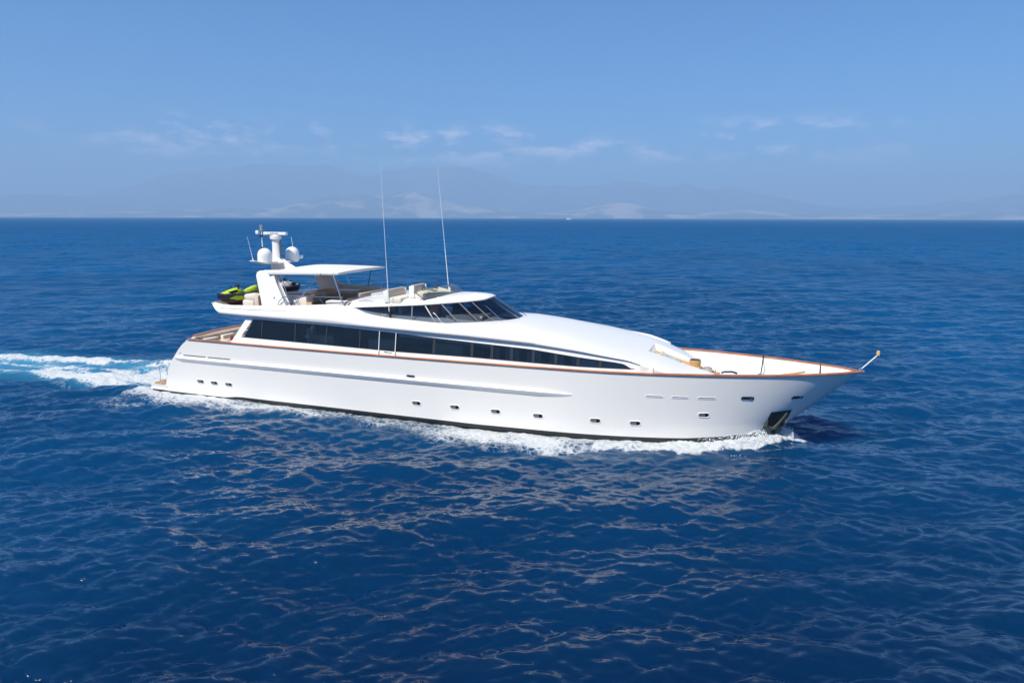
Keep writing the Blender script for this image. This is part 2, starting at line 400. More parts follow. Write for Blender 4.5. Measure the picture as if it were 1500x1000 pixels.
# --- swim platform and stern
sp = MB()
poly = [(-1.7, -3.28, 0), (-2.9, -3.25, 0), (-3.15, -3.0, 0), (-3.2, 0, 0), (-3.15, 3.0, 0), (-2.9, 3.25, 0), (-1.7, 3.28, 0)]
sp.prism(poly, (0, 0, .12), (0, 0, .34)); spo = sp.build('swim_platform', HULLW, Y_, bev=.03)
MB().prism([(x*.985-.02, y*.94, 0) for x, y, _ in poly], (0, 0, .345), (0, 0, .36)).build('teak_inlay', TEAK, spo)
MB().prism([(x, y*.97, 0) for x, y, _ in poly], (0, 0, -.5), (0, 0, .115)).build('platform_underside', BOTTOM, Y_)
ph = MB(); ph.tube([(-2.32, -3.1, .34), (-2.3, -3.1, 1.3), (-2.36, -3.1, 1.36), (-2.95, -3.05, 1.24), (-3.0, -2.9, 1.2), (-2.9, -2.6, 1.26), (-2.4, -2.55, 1.36), (-2.34, -2.55, 1.3), (-2.34, -2.55, .34)], .022, 8)
ph.build('platform_handrail', STEEL, Y_)
st_ = MB()
for k in range(6): st_.box((-1.62+.16*k, 2.2, .5+.3*k), (.32, 1.3, .05), bev=.01)
st_.build('stern_stair', GEL, Y_)
sf = MB(); P, n, tx, tz = on_hull(-.55, 2.55)
sf.tube([(-.62, -3.22, 2.38), (-.5, -3.34, 2.36), (-.33, -3.36, 2.42), (-.3, -3.33, 2.58), (-.42, -3.27, 2.72)], .05, 8)
sf.lathe([(0, 0), (.1, 0), (.1, .04), (.05, .06), (.05, .16), (.09, .2), (0, .21)], (-.62, -3.15, 2.32), 14)
sf.build('stern_fairlead', STEEL, Y_)
MB().box((-.4, -3.34, 2.6), (.1, .06, .3), bev=.02).build('fairlead_gasket', DARK, Y_)
# aft cockpit
cd_ = MB(); cd_.prism([(.1, -3.35, 0), (4.8, -3.45, 0), (4.8, 3.45, 0), (.1, 3.35, 0)], (0, 0, 2.25), (0, 0, 2.33)); cd_.build('cockpit_deck', TEAK, Y_)
cs = MB()
cs.box((.62, 0, 2.62), (.75, 5.2, .56), bev=.06); cs.box((.3, 0, 3.0), (.22, 5.2, .5), bev=.07); cs.box((1.7, 2.9, 2.62), (2.2, .7, .56), bev=.06); cs.box((1.7, 3.2, 3.02), (2.2, .2, .5), bev=.07)
cs.build('cockpit_sofa', BEIGE, Y_)
for y in (-2.0, -.6, .8, 2.0): MB().box((.58, y, 2.97), (.28, 1.0, .36), bev=.1, rot=.1*y).build('sofa_cushion', CREAM, Y_)
ck = MB(); ck.box((1.95, -1.2, 2.98), (1.0, 2.3, .05), bev=.015); cko = ck.build('cockpit_table', TABLEW, Y_)
MB().lathe([(.2, 0), (.2, .03), (.06, .06), (.06, .62), (.15, .64)], (1.95, -1.2, 2.33), 14).build('pedestal', STEEL, cko)
for x, z in ((2.9, 2.95), (1.0, 2.85)): MB().box((x, -3.2, z), (.65, .3, .68), bev=.05).build('side_locker', GEL, Y_)

# ------------------------------------------------------------------ deckhouse side and upper shell tables
ZL = [(2.08, 5.41), (2.2, 5.22), (2.4, 4.98), (2.66, 4.83), (4.54, 4.775), (9.72, 4.68), (13.7, 4.56), (17.4, 4.46), (20.8, 4.32), (23, 4.12), (25.2, 3.84), (26, 3.60), (27, 3.28), (28.75, 2.72)]
def zl(x): return I(x, ZL)
def Ye(x):
    b = hb(x, zr(x))
    return min(I(x, [(2, 3.25), (2.6, 3.42), (5, 3.52), (9, 3.58), (17, 3.6), (21, 3.56)]), b-.12) if x < 26 else I(x, [(26, min(3.6, hb(26, 3.3)-.12)), (27, 2.95), (28.7, 1.15)])
WLOW = [(3.9, 3.62), (9.66, 3.55), (13.65, 3.49), (17.7, 3.50), (20.8, 3.46), (23, 3.445), (25.6, 3.47)]
WUP = [(3.9, 4.66), (4.67, 4.62), (9.64, 4.54), (13.6, 4.39), (17.3, 4.22), (20.76, 4.07), (22.98, 3.86), (24.6, 3.735), (25.0, 3.68), (25.25, 3.6), (25.36, 3.47)]
def wl(x): return I(x, WLOW)
def wu(x): return max(I(x, WUP), wl(x)+.004)
def yside(x, z):
    """half-breadth of the house side, leaning in from the rail"""
    b = hb(x, zr(x))-.1
    return b-.17*(z-3.28)
WX0, WX1 = 3.72, 25.34
hs = MB()
def aftx(z): return 3.35+(z-3.28)*.72
for s in (-1, 1):
    xs = list(np.linspace(4.9, 26.3, 88))
    if True:
        rows = []
        for x in xs:
            zw = wl(x) if x < WX1 else wl(WX1)+.1*(x-WX1)
            if x > WX1: zw = min(zw, zl(x)+.1)
            rows.append([(x, s*yside(x, 3.25), 3.25), (x, s*yside(x, 3.35), 3.35), (x, s*yside(x, zw), zw)])
        hs.loft(rows); rows = []
        for x in xs:
            zw = wu(x) if x < WX1 else wl(WX1)+.1*(x-WX1)
            t = max(zl(x)+.12, zw+.02)
            rows.append([(x, s*yside(x, zw), zw), (x, s*yside(x, (zw+t)/2), (zw+t)/2), (x, s*min(yside(x, t), Ye(x)-.02), t)])
        hs.loft(rows)
        # aft pillar, slanted
        rows = []
        for z, full in ((3.25, 1), (3.4, 1), (3.62, 1), (3.622, 0), (3.9, 0), (4.2, 0), (4.45, 0), (4.61, 0), (4.612, 1), (4.85, 1)):
            xa = aftx(z); xb = 4.92 if full else max(4.0+(z-3.62)*.76, xa+.3)
            rows.append([(xa, s*(yside(xa, z)-.5), z), (xa-.02, s*yside(xa, z), z), ((xa+xb)/2, s*yside((xa+xb)/2, z), z), (xb, s*yside(xb, z), z)])
        hs.loft(rows)
# aft bulkhead
hs.loft([[(aftx(z)+.5, y, z) for y in np.linspace(-3.2, 3.2, 5)] for z in (2.3, 3.3, 4.8)])
hs.build('deckhouse_side', GEL, Y_, 40)
# salon: floor, far side and a few furnishings seen dimly through the glass
sl = MB(); sl.box((14.5, -.35, 2.6), (20.8, 5.9, .1), bev=0); sl.build('saloon_lining', INTER, Y_, 0)
for x in (6.8, 11.0, 14.6, 17.0): MB().box((x, .6, 3.45), (.2, 1.8, 1.6), bev=.02).build('saloon_partition', INTERW, Y_)
for x in (8.5, 12.2, 16): MB().box((x, -2.0, 3.25), (1.6, .9, 1.2), bev=.1).build('saloon_sofa', BEIGE, Y_)
# windows of the saloon
MUL = [WX0, 5.4, 7.57, 9.53, 11.54, 12.69, 13.63, 15.74, 17.76, 18.78, 19.77, 20.85, 21.93, 22.98, 23.98, WX1]
def side_quad(x, z, off=.0, s=-1): return (x, s*(yside(x, z)+off), z)
def wx(x, z):  # slanted aft end of the first pane
    return max(x, 4.02+(z-3.62)*.76) if x < 5.3 else x
for s, a, b in [(s, a, b) for s in (-1, 1) for a, b in zip(MUL[:-1], MUL[1:])]:
    rows = []
    g = .02
    for t in np.linspace(0, 1, 10):
        x = a+g+(b-a-2*g)*t; row = []
        for k in np.linspace(0, 1, 6):
            z = wl(max(x, 3.9))+(wu(max(x, 4.0))-wl(max(x, 3.9)))*k
            xx = x
            if a == WX0: xs_ = 4.02+(z-3.62)*.76; xx = xs_+(b-g-xs_)*t
            row.append(side_quad(xx, z, -.012, s))
        rows.append(row)
    MB().loft(rows).build('saloon_window', GLASSW, Y_, 20)
wf = MB()
for x in MUL[1:-1]:
    if abs(x-12.69) < .01 or abs(x-13.63) < .01: continue
    w = .035 if x < 14 else .075
    wf.prism([side_quad(x-w, wl(x)), side_quad(x+w, wl(x)), side_quad(x+w, wu(x)), side_quad(x-w, wu(x))], (0, .03, 0), (0, -.006, 0))
for tab, o in ((wl, .02), (wu, -.02)):
    rows = []
    for x in np.linspace(4.1 if tab is wl else 4.75, WX1, 60):
        z = tab(x); rows.append([side_quad(x, z+o, .0), side_quad(x, z-o*.3, .006), side_quad(x, z-o*.3, -.02)])
    wf.loft(rows)
wf.build('window_frame', FRAMED, Y_, 20)
# curtains behind the forward panes
for a, b in zip(MUL[9:13], MUL[10:14]):
    cu = MB()
    for p0, p1 in ((a+.06, a+.34), (b-.36, b-.06)):
        rows = []
        for k in np.linspace(0, 1, 22):
            x = p0+(p1-p0)*k; y = .14+.035*math.sin(k*38)
            rows.append([(x, -(yside(x, 3.5)-y), wl(x)-.1), (x, -(yside(x, 4)-y), wu(x)+.1)])
        cu.loft(rows)
    cu.build('curtain', CURT, Y_, 60)
for a, b in zip(MUL[13:15], MUL[14:16]):
    MB().loft([[(x, -(yside(x, 3.5)-.16), wl(x)-.05), (x, -(yside(x, 3.6)-.16), max(wu(x), wl(x)+.03)+.04)] for x in np.linspace(a+.03, b-.1, 5)]).build('window_blind', CURT, Y_, 0)
for a, b in zip(MUL[6:9], MUL[7:10]):
    bl = MB(); bl.loft([[(x, -(yside(x, wu(x))-.1), wu(x)+.02), (x, -(yside(x, wu(x))-.1), wu(x)-.16)] for x in (a+.1, b-.1)]); bl.build('window_blind', CURT, Y_, 0)
MB().box((8.1, -2.9, 3.85), (.16, .12, .85), bev=.02).build('saloon_lamp', CURT, Y_)
# two bright door edges and the little name script between them
for x in (12.69, 13.63):
    dp = MB(); dp.tube([(x, -(hb(x, 3.3)+.0), zr(x)+.02), (x, -(yside(x, 3.5)+.03), 3.5), (x, -(yside(x, 4.4)+.03), wu(x)+.02)], .024, 8)
    dp.build('door_post', PLASTIC, Y_)
sc = MB(); t_ = np.linspace(0, 1, 40)
sc.tube([(13.0+.42*t, -(yside(13, 3.42)+.012), 3.41+.035*math.sin(t*26)*(1-.5*t)+.02*math.sin(t*7)) for t in t_], .011, 5)
sc.build('name_script', INK, Y_)

# ------------------------------------------------------------------ upper shell: flybridge fascia, side deck, foredeck trunk
ZTOP = [(2.08, 5.43), (2.6, 5.33), (3.2, 5.3), (5.7, 5.37), (8, 5.5), (10.3, 5.66)]
ZR_ = [(10.3, 5.79), (11.5, 5.5), (12.8, 5.26), (15.35, 5.1), (17, 5.03), (19.3, 5.02), (20.4, 4.88), (22.17, 4.60), (23.9, 4.27), (25.75, 3.90), (26.3, 3.75), (27.3, 3.39), (28.75, 2.92)]
def c0f(x): return I(x, [(10, .24), (20, .22), (23, .14), (25, .06), (26, .03), (29, .02)])
def crown(x, y):
    r = I(x, ZR_); ze = min(zl(x)+c0f(x), r-.01); k = min(1, abs(y)/Ye(x)); return ze+(r-ze)*(1-k**3.2)
ush = MB()
KS = (.985, .96, .92, .87, .81)
def outer(x):
    """outer skin from the soffit edge up to the shoulder, 12 points, blended between bulwark and crowned deck"""
    e, l = Ye(x), zl(x)
    xb = min(x, 10.9); t = I(xb, ZTOP); h = t-I(xb, ZL); yt = I(xb, [(2.08, 3.15), (5, 3.12), (10.3, 2.98)]); eb = e
    A = [(eb-.6, max(l, min(l+.04, t-.01))), (eb-.05, l), (eb-.008, l+h*.08), (eb, l+h*.22), (eb-.02, l+h*.36), (eb-.05-(eb-yt)*.1, l+h*.47), (eb-.09-(eb-yt)*.2, l+h*.56), (eb-(eb-yt)*.42, l+h*.70),
         (eb-(eb-yt)*.62, l+h*.83), (eb-(eb-yt)*.8, l+h*.92), (yt+.04, l+h*.985), (yt, t)]
    if x < 9: return A
    c0 = c0f(x)
    xc = max(x, 10.3); B = [(e-.6, l+.05), (e-.05, l), (e-.006, l+c0*.2), (e, l+c0*.5), (e-.012, l+c0*.8), (e*.985, 0), (e*.96, 0), (e*.93, 0), (e*.90, 0), (e*.86, 0), (e*.82, 0), (e*.78, 0)]
    B = [(y, z if z else crown(xc, y)-(zl(xc)-l)) for y, z in B]
    w = max(0., min(1., (x-9)/3.)); w = w*w*(3-2*w)
    return [(a[0]*(1-w)+b[0]*w, a[1]*(1-w)+b[1]*w) for a, b in zip(A, B)]
for s in (-1, 1):
    rows = []
    for x in [2.08, 2.14, 2.2, 2.3, 2.4, 2.52, 2.66, 2.9, 3.3]+list(np.linspace(3.8, 10.4, 26)):
        o = outer(x); yt, t = o[-1]
        rows.append([(x, s*y, z) for y, z in o]+[(x, s*(yt-.1), t), (x, s*(yt-.14), t-.04), (x, s*(yt-.16), 5.1 if t > 5.15 else t-.05)])
    ush.loft(rows)
    rows = []
    for x in list(np.linspace(10.4, 25.75, 72)):
        o = outer(x); e = Ye(x); yl, z_ = o[-1]
        row = [(x, s*y, z) for y, z in o]
        dz = z_-crown(x, yl)
        for k in (.95, .85, .7, .5, .25, 0): row.append((x, s*yl*k, crown(x, yl*k)+dz*k**4))
        rows.append(row)
    ush.loft(rows)
# aft closing edge of the overhang
rows = []
for y in np.linspace(-3.25, 3.25, 15):
    k = 1-(abs(y)/3.25)**4
    rows.append([(2.66-.1*k, y, 4.85), (2.2-.12*k, y, 5.18), (2.02-.12*k, y, 5.43), (2.16-.12*k, y, 5.45), (2.3-.12*k, y, 5.12)])
ush.loft(rows)
# sole of the flybridge and soffit of the overhang
ush.prism([(2.2, -3.05, 0), (10.6, -3.0, 0), (10.6, 3.0, 0), (2.2, 3.05, 0)], (0, 0, 5.02), (0, 0, 5.12))
rows = [[(x, y*(Ye(x)-.3), zl(x)+.07) for y in (-1, -.5, 0, .5, 1)] for x in np.linspace(2.7, 25, 30)]
ush.loft(rows)
ush.build('superstructure', GEL, Y_, 42)
dk = MB(); dk.prism([(2.4, -2.93, 0), (10.6, -2.85, 0), (10.6, 2.85, 0), (2.4, 2.93, 0)], (0, 0, 5.124), (0, 0, 5.135)); dk.build('flybridge_sole', TEAK, Y_)

# foredeck trunk forward part with the sunken well
WELL0, WELL1 = 25.75, 28.75
def ww(x): return I(x, [(25.7, 1.1), (27, .9), (28.75, .42)])
def zfl(x): return I(x, [(25.7, 3.60), (27, 3.27), (28.0, 3.04), (28.75, 2.87)])
tk = MB()
for s in (-1, 1):
    rows = []
    for x in np.linspace(WELL0, WELL1, 22):
        e, l = Ye(x), zl(x); w = ww(x)
        row = [(x, s*(e+.02), min(l-.35, 3.1)), (x, s*e, l)]
        for k in np.linspace(.98, w/e, 9): row.append((x, s*e*k, crown(x, e*k)))
        zrim = crown(x, w)
        row += [(x, s*(w-.04), zrim+.0), (x, s*(w-.07), zrim-.04), (x, s*(w-.08), zfl(x)-.05)]
        rows.append(row)
    tk.loft(rows)
# aft wall of the well
rows = []
for y in np.linspace(-1.06, 1.06, 9):
    rows.append([(WELL0, y, crown(WELL0, y)), (WELL0+.04, y, crown(WELL0, y)-.04), (WELL0+.12, y, 3.5)])
tk.loft(rows)
tk.build('foredeck_trunk', GEL, Y_, 42)
fd = MB(); rows = []
for x in list(np.linspace(25, 34.15, 30)):
    b = max(.01, hb(x, zdeck(x))-.08); rows.append([(x, -b, zdeck(x)), (x, -b/2, zdeck(x)+.03), (x, 0, zdeck(x)+.04), (x, b/2, zdeck(x)+.03), (x, b, zdeck(x))])
fd.loft(rows); fd.build('foredeck', GELM, Y_, 40)
wt_ = MB(); wt_.loft([[(x, y*(ww(x)-.06), zfl(x)) for y in (-1, 0, 1)] for x in np.linspace(25.7, 28.74, 12)]); wt_.build('teak_platform', OTEAK, Y_)
wl2 = MB(); wl2.prism([(28.6, -.36, 0), (28.95, -.2, 0), (29.0, 0, 0), (28.95, .2, 0), (28.6, .36, 0)], (0, 0, 2.64), (0, 0, 2.86)); wl2.build('teak_step', OTEAK, Y_, bev=.02)
# thin panel seam on the trunk side
sm = MB(); sm.tube([(26.0, -(Ye(26)-.02), zl(26)+.0), (25.9, -(Ye(25.9)*.97), crown(25.9, Ye(25.9)*.97)+.0), (25.4, -(Ye(25.4)*.96), crown(25.4, Ye(25.4)*.96)), (27.0, -(Ye(27)*.96), crown(27, Ye(27)*.96))], .006, 4)

# capstans
def capstan(x, y, zb_, mt, r=.27, h=.44):
    o = MB().lathe([(r*1.2, 0), (r*1.2, .05), (r*.95, .08), (r*.9, h*.35), (r, h*.75), (r*1.1, h*.8), (r*1.08, h), (0, h+.02)], (x, y, zb_), 24)
    for k in range(16):
        a = k*math.pi/8; o.box((x+math.cos(a)*r*.96, y+math.sin(a)*r*.96, zb_+h*.5), (.05, .05, h*.55), rot=a, bev=.012)
    return o.build('capstan', mt, Y_)
c1 = capstan(27.83, 0, 3.04, TAN, .25, .36)
MB().lathe([(.25, 0), (.25, .04), (0, .05)], (27.83, 0, 3.40), 24).build('capstan_cap', mat('dark_brown_cap', (.13, .08, .04), .5), c1)
MB().lathe([(.30, 0), (.3, .05), (.22, .1), (.2, .17), (0, .19)], (28.42, -.02, 2.93), 24).build('windlass', mat('weathered_bronze', (.42, .40, .33), .45, metal=.3, var=.3, vscale=9), Y_)
# wooden pole and fairleads on the foredeck
MB().tube([(31.2, -.35, 2.95), (32.6, -1.0, 3.42)], .05, 8).build('boarding_pole', wood_mat('pale_wood', (.5, .27, .1), (.62, .38, .17), (3, 10, 10)), Y_)
dfl = MB(); dfl.tube([(29.15, -2.5, 3.41), (29.25, -2.48, 3.47), (29.6, -2.38, 3.48), (29.8, -2.32, 3.41)], .045, 8); dfl.build('fairlead', DSTEEL, Y_)
for x in (30.8, 33.3):
    b = hb(x, zr(x))-.08; pts = []
    for k in np.linspace(-1, 1, 19):
        pts.append((x+.1*k, b*k, zr(x)+.08-.55*min(b, 1.1)*(1-k*k)*.85))
    MB().tube(pts, .032, 6).build('mooring_chain', DARK, Y_)
js = MB(); js.tube([(34.9, 0, zr(35)+.05), (35.55, -.02, 4.2)], .028, 8); jso = js.build('jackstaff', PLASTIC, Y_)
MB().lathe([(.0, 0), (.07, .0), (.075, .14), (.05, .2), (0, .22)], (35.56, -.02, 4.18), 12).build('bow_light', TAN, jso)
MB().tube([(34.92, 0, zr(35)+.05), (34.92, 0, zr(35)+.16)], [.1, .06], 10).build('jackstaff_foot', STEEL, jso)

# ------------------------------------------------------------------ wheelhouse
def lowc(s, sd=-1):
    if s < 1: x = 10.3+5.6*s; y = 2.75
    else: y = 2.75*(2-s); x = 19.1-3.2*(2-s)**2.4
    return Vector((x, sd*y, I(x, [(10.3, 5.42), (12.8, 5.07), (15.35, 4.94), (16.8, 4.87), (19.1, 4.98)])))
def upc(s, sd=-1):
    if s < 1: x = 10.3+4.3*s; y = 2.7-.25*s
    else: y = 2.45*(2-s); x = 17.45-2.85*(2-s)**2.4
    return Vector((x, sd*y, I(x, [(10.3, 5.44), (12.7, 5.6), (15.4, 5.8), (17.26, 5.93), (17.45, 6.0)])))
BR = [(0.02, 0.02), (.392, .491), (.691, .879), (.927, 1.02), (1.111, 1.145), (1.265, 1.311), (1.406, 1.461), (1.60, 1.64), (2., 2.)]
def wpt(u, k, sd, off=0):
    i = min(int(u), len(BR)-2); f = u-i
    a = lowc(BR[i][0]+(BR[i+1][0]-BR[i][0])*f, sd); b = upc(BR[i][1]+(BR[i+1][1]-BR[i][1])*f, sd)
    p = a.lerp(b, k)
    if off: p += Vector((.5 if u > 3 else .0, sd*(.8 if u < 5 else .3), .35))*off
    return p
for sd in (-1, 1):
    for i in range(len(BR)-2):
        if i == len(BR)-3: continue
        rows = [[wpt(i+t, k, sd) for k in (-.03, .25, .5, .75, 1.02)] for t in np.linspace(.012, .988, 9)]
        MB().loft(rows).build('wheelhouse_window', GLASSF, Y_, 30)
    bars = MB()
    for u in range(2, len(BR)-2):
        rows = []
        for k in np.linspace(-.02, 1.02, 5):
            p = wpt(u, k, sd); d = (wpt(u+.05, k, sd)-wpt(u-.05, k, sd)).normalized()*.034; o_ = Vector((.008 if u > 3 else 0, sd*.01, .008))
            rows.append([p-d-o_*2, p-d+o_, p+d+o_, p+d-o_*2])
        bars.loft(rows, True)
    rows = [[wpt(u, -.03, sd)+Vector((0, sd*.012, .0)), wpt(u, .05, sd)+Vector((.004 if u > 4 else 0, sd*.012, .004)), wpt(u, .05, sd)] for u in np.linspace(.05, 6.99, 50)]
    bars.loft(rows)
    bars.build('window_mullion', FRAME, Y_, 25)
# centre panes meet on the centreline
for sd in (-1, 1):
    i = len(BR)-3
    rows = []
    for t in np.linspace(.012, 1.98, 14): rows.append([wpt(min(i+t, i+1.999), k, sd) for k in (-.03, .25, .5, .75, 1.02)])
    MB().loft(rows).build('windscreen', GLASSF, Y_, 30)
# interior of the wheelhouse
MB().box((16.6, 0, 5.06), (2.0, 3.6, .32), bev=.08).build('wheelhouse_dashboard', INTER, Y_)
MB().box((13.2, 0, 5.3), (.2, 4.4, .9), bev=.03).build('wheelhouse_bulkhead', INTER, Y_)
LEATHER = mat('brown_leather', (.42, .22, .16), .6)
for x, y, d in ((14.9, -1.5, (.5, .55, .8)), (14.9, 1.3, (.5, .55, .8)), (12.4, -1.75, (.9, .5, .45))): MB().box((x, y, 5.35), d, bev=.12).build('pilot_chair', LEATHER, Y_)
# roof with brow
rf = MB(); st = list(np.linspace(0, 1, 16))+list(1+np.sin(np.linspace(0, math.pi/2, 24))[1:])
RZ = [(10.3, .22), (11.6, .24), (12.8, .27), (14.5, .19), (16, .16), (17.5, .1)]
rows = []
def roof_ring(s, sd, kind):
    p = upc(s, sd); c = Vector((13.9, 0, p.z)); out = (Vector((p.x, p.y, 0))-Vector((min(p.x, 14.4), 0, 0))).normalized()
    h = I(p.x, RZ); g = min(1, s/.12) 
    if kind == 0: return p-out*.12+Vector((0, 0, -.02))
    if kind == 1: return p+out*.05+Vector((0, 0, -.015))
    if kind == 2: return p+out*.085+Vector((0, 0, .02))
    if kind == 3: return p+out*.075+Vector((0, 0, .06))
    if kind == 4: return p-out*.0+Vector((0, 0, .075))
    if kind == 5: return p-out*.1+Vector((0, 0, .085+h*.35))
    if kind == 6: return p-out*.3+Vector((0, 0, .085+h*.75))
    q = p-out*.8; return q+Vector((0, 0, .085+h))
for kind in range(8): rows.append([roof_ring(s, -1, kind) for s in st]+[roof_ring(s, 1, kind) for s in reversed(st[:-1])])
rf.loft(rows)
n_ = len(st)
last = [roof_ring(s, -1, 7) for s in st]; lastp = [roof_ring(s, 1, 7) for s in st]
rf.loft([[a.lerp(b, t)+Vector((0, 0, .06*math.sin(math.pi*t))) for t in np.linspace(0, 1, 9)] for a, b in zip(last, lastp)])
rf.build('wheelhouse_roof', GEL, Y_, 38)
# aft closing face of the raised coaming
MB().loft([[(10.32, y, 5.05), (10.32, y, 5.5), (10.5, y, 5.72)] for y in np.linspace(-2.72, 2.72, 7)]).build('coaming_step', GEL, Y_)

# wipers
for (yb, dx) in ((-1.45, 0), (-.55, 0), (.55, 0)):
    bx = 19.1-3.2*(abs(yb)/2.75)**2.4+.12
    base = Vector((bx, yb, 4.98)); tip = wpt(7.1+.35*(1 if yb > -1 else 0), .62, -1 if yb < 0 else 1)+Vector((.06, -.05, .06))
    if yb < -1: tip = wpt(6.55, .62, -1)+Vector((.06, -.05, .06))
    w = MB(); w.tube([base, base+Vector((-.05, 0, .09)), tip], [.022, .02, .014], 6)
    d = (tip-base)*.32; w.tube([tip-d+Vector((.02, .02, -.01)), tip+d*.5], .016, 5)
    w.build('windscreen_wiper', STEEL, Y_)

# low acrylic wind deflector on the roof
zb = 6.14
wb = [Vector((14.6, -2.25, 6.03)), Vector((14.95, -1.6, 6.1)), Vector((15.2, -.7, 6.16)), Vector((15.34, .2, 6.18)), Vector((15.36, .95, 6.18))]
def wtop(p): return p+Vector((-.52, -.02, .34))
wd = MB(); wd.loft([[p, p.lerp(wtop(p), .5)+Vector((.02, 0, .02)), wtop(p)] for p in wb]); wdo = wd.build('wind_deflector', GLASSC, Y_, 30)
wfm = MB(); wfm.tube(wb, .035, 6); wfm.tube([wb[0], wtop(wb[0])], .026, 6); wfm.tube([wb[3], wtop(wb[3])], .022, 6); wfm.build('deflector_frame', FRAME, wdo)
wf2 = MB(); wf2.tube([wtop(p) for p in wb], .014, 6); wf2.build('deflector_top_rail', STEEL, wdo)
# flybridge helm console under the deflector
hc = MB()
hc.prism([(13.9, 0, 5.9), (13.9, 0, 6.26), (14.1, 0, 6.33), (14.75, 0, 6.22), (15.0, 0, 6.05)], (0, -1.5, 0), (0, .4, 0)); hco = hc.build('helm_console', mat('pale_yellow_console', (.78, .71, .50), .6, var=.12, vscale=6), Y_, bev=.04)
hd = MB(); hd.box((14.3, -.7, 6.31), (.5, .5, .06), bev=.02, M=Matrix.Rotation(.2, 3, 'Y')); hd.build('instrument_panel', mat('olive_dials', (.22, .21, .1), .4, var=.5, vscale=14), hco)
hw = MB(); hw.tube([(13.85, -.7+.17*math.cos(a), 6.3+.17*math.sin(a)) for a in np.linspace(0, 2*math.pi, 18)], .018, 6, False); hw.build('steering_wheel', DARK, hco)
hb2 = MB(); hb2.lathe([(0, 0), (.12, 0), (.12, .1), (.07, .16), (0, .17)], (14.15, .1, 6.32), 16); hb2.build('compass', DARK, hco)
# helm seats with tall padded backs
def bench(x, y0, y1, zb_, zt, nm='helm_bench'):
    b = MB(); b.box((x+.42, (y0+y1)/2, zb_+.12), (.75, y1-y0, .26), bev=.06); o = b.build(nm, CREAM, Y_)
    k = MB(); k.box((x, (y0+y1)/2, (zb_+zt)/2+.1), (.2, y1-y0, zt-zb_-.12), bev=.06, M=Matrix.Rotation(-.12, 3, 'Y')); k.build('backrest', BEIGE, o)
    for y in (y0-.03, y1+.03): MB().box((x-.02, y, (zb_+zt)/2), (.3, .08, zt-zb_), bev=.035).build('bench_side', GEL, o)
    return o
bench(12.65, -2.5, -.72, 5.8, 6.40); bench(13.72, -1.75, -.45, 6.0, 6.60)
MB().box((11.6, -1.5, 5.76), (1.4, 1.8, .1), bev=.04).build('sunpad', GREYC, Y_)
MB().box((11.2, .9, 5.87), (1.8, 2.2, .14), bev=.05).build('sunpad', GREYC, Y_)

# ------------------------------------------------------------------ radar arch, mast, domes
ar = MB()
LEG = [(4.74, 6.93), (4.78, 7.08), (4.95, 7.16), (5.72, 7.18), (6.0, 6.55), (6.55, 5.62), (6.75, 5.3), (6.8, 5.12), (5.3, 5.12), (5.22, 5.35)]
arch = None
def leg(s):
    b = MB()
    rows = []
    n0 = [(x, z) for x, z in LEG]
    def lean(z): return 2.95-.16*(z-5.1)
    b.add([(x, s*lean(z), z) for x, z in n0]+[(x, s*(lean(z)-.34), z) for x, z in n0],
          [tuple(range(len(n0))), tuple(range(2*len(n0)-1, len(n0)-1, -1))]+[(i, (i+1) % len(n0), (i+1) % len(n0)+len(n0), i+len(n0)) for i in range(len(n0))])
    return b
ab = MB(); ab.prism([(4.78, 0, 7.0), (4.95, 0, 7.16), (5.7, 0, 7.18), (5.75, 0, 7.05), (5.2, 0, 6.95)], (0, -2.55, 0), (0, 2.55, 0)); arch = ab.build('radar_arch', GEL, Y_, bev=.03)
leg(-1).build('arch_leg', GEL, arch, bev=.05)
lf = leg(1); lf.build('arch_leg', GEL, arch, bev=.05)
# fairing foot of the far leg
MB().prism([(6.0, 0, 6.3), (7.8, 0, 5.45), (8.6, 0, 5.12), (6.0, 0, 5.12)], (0, 2.72, 0), (0, 2.86, 0)).build('arch_fairing', GEL, arch, bev=.03)
MB().lathe([(0, 0), (.07, 0), (.05, .03), (0, .04)], (5.95, -2.835, 5.8), 14, Matrix.Rotation(math.pi/2-.16, 3, 'X')).build('courtesy_light', GREYC, arch)
# mast
ms = MB()
ms.prism([(3.75, 0, 7.05), (3.62, 0, 7.7), (4.22, 0, 7.74), (4.6, 0, 7.45), (5.3, 0, 7.1), (5.0, 0, 7.05)], (0, -.16, 0), (0, .16, 0)); mast = ms.build('mast', GEL, Y_, bev=.04)
mc = MB(); rows = []
for z, a, b in ((7.5, .3, .2), (7.9, .27, .19), (8.5, .24, .18), (8.78, .25, .19), (8.82, .33, .3), (8.97, .34, .31), (9.0, .28, .26), (9.02, .1, .1)):
    rows.append([(4.0+a*math.cos(k*math.pi/10), b*math.sin(k*math.pi/10), z) for k in range(20)])
mc.loft(rows, True, True); mc.build('mast_column', GEL, mast)
MB().prism([(4.28, 0, 7.65), (4.34, 0, 8.7), (4.29, 0, 8.7), (4.2, 0, 7.65)], (0, -.05, 0), (0, .05, 0)).build('mast_shade_strip', FRAME, mast)  # dark strip stands in for the shaded forward side of the column
spw = MB()
for s in (-1, 1):
    rows = []
    for y, xa, xb, z, th in ((.1, 3.6, 4.6, 7.42, .14), (.8, 3.6, 4.55, 7.44, .1), (1.35, 3.55, 4.4, 7.5, .08), (1.75, 3.5, 3.95, 7.62, .05)):
        rows.append([(xa, s*y, z+th/2), (xa+.1, s*y, z+th), (xb-.1, s*y, z+th), (xb, s*y, z+th/2), (xb-.1, s*y, z), (xa+.1, s*y, z)])
    spw.loft(rows, True, True)
spw.build('spreader', GEL, mast)
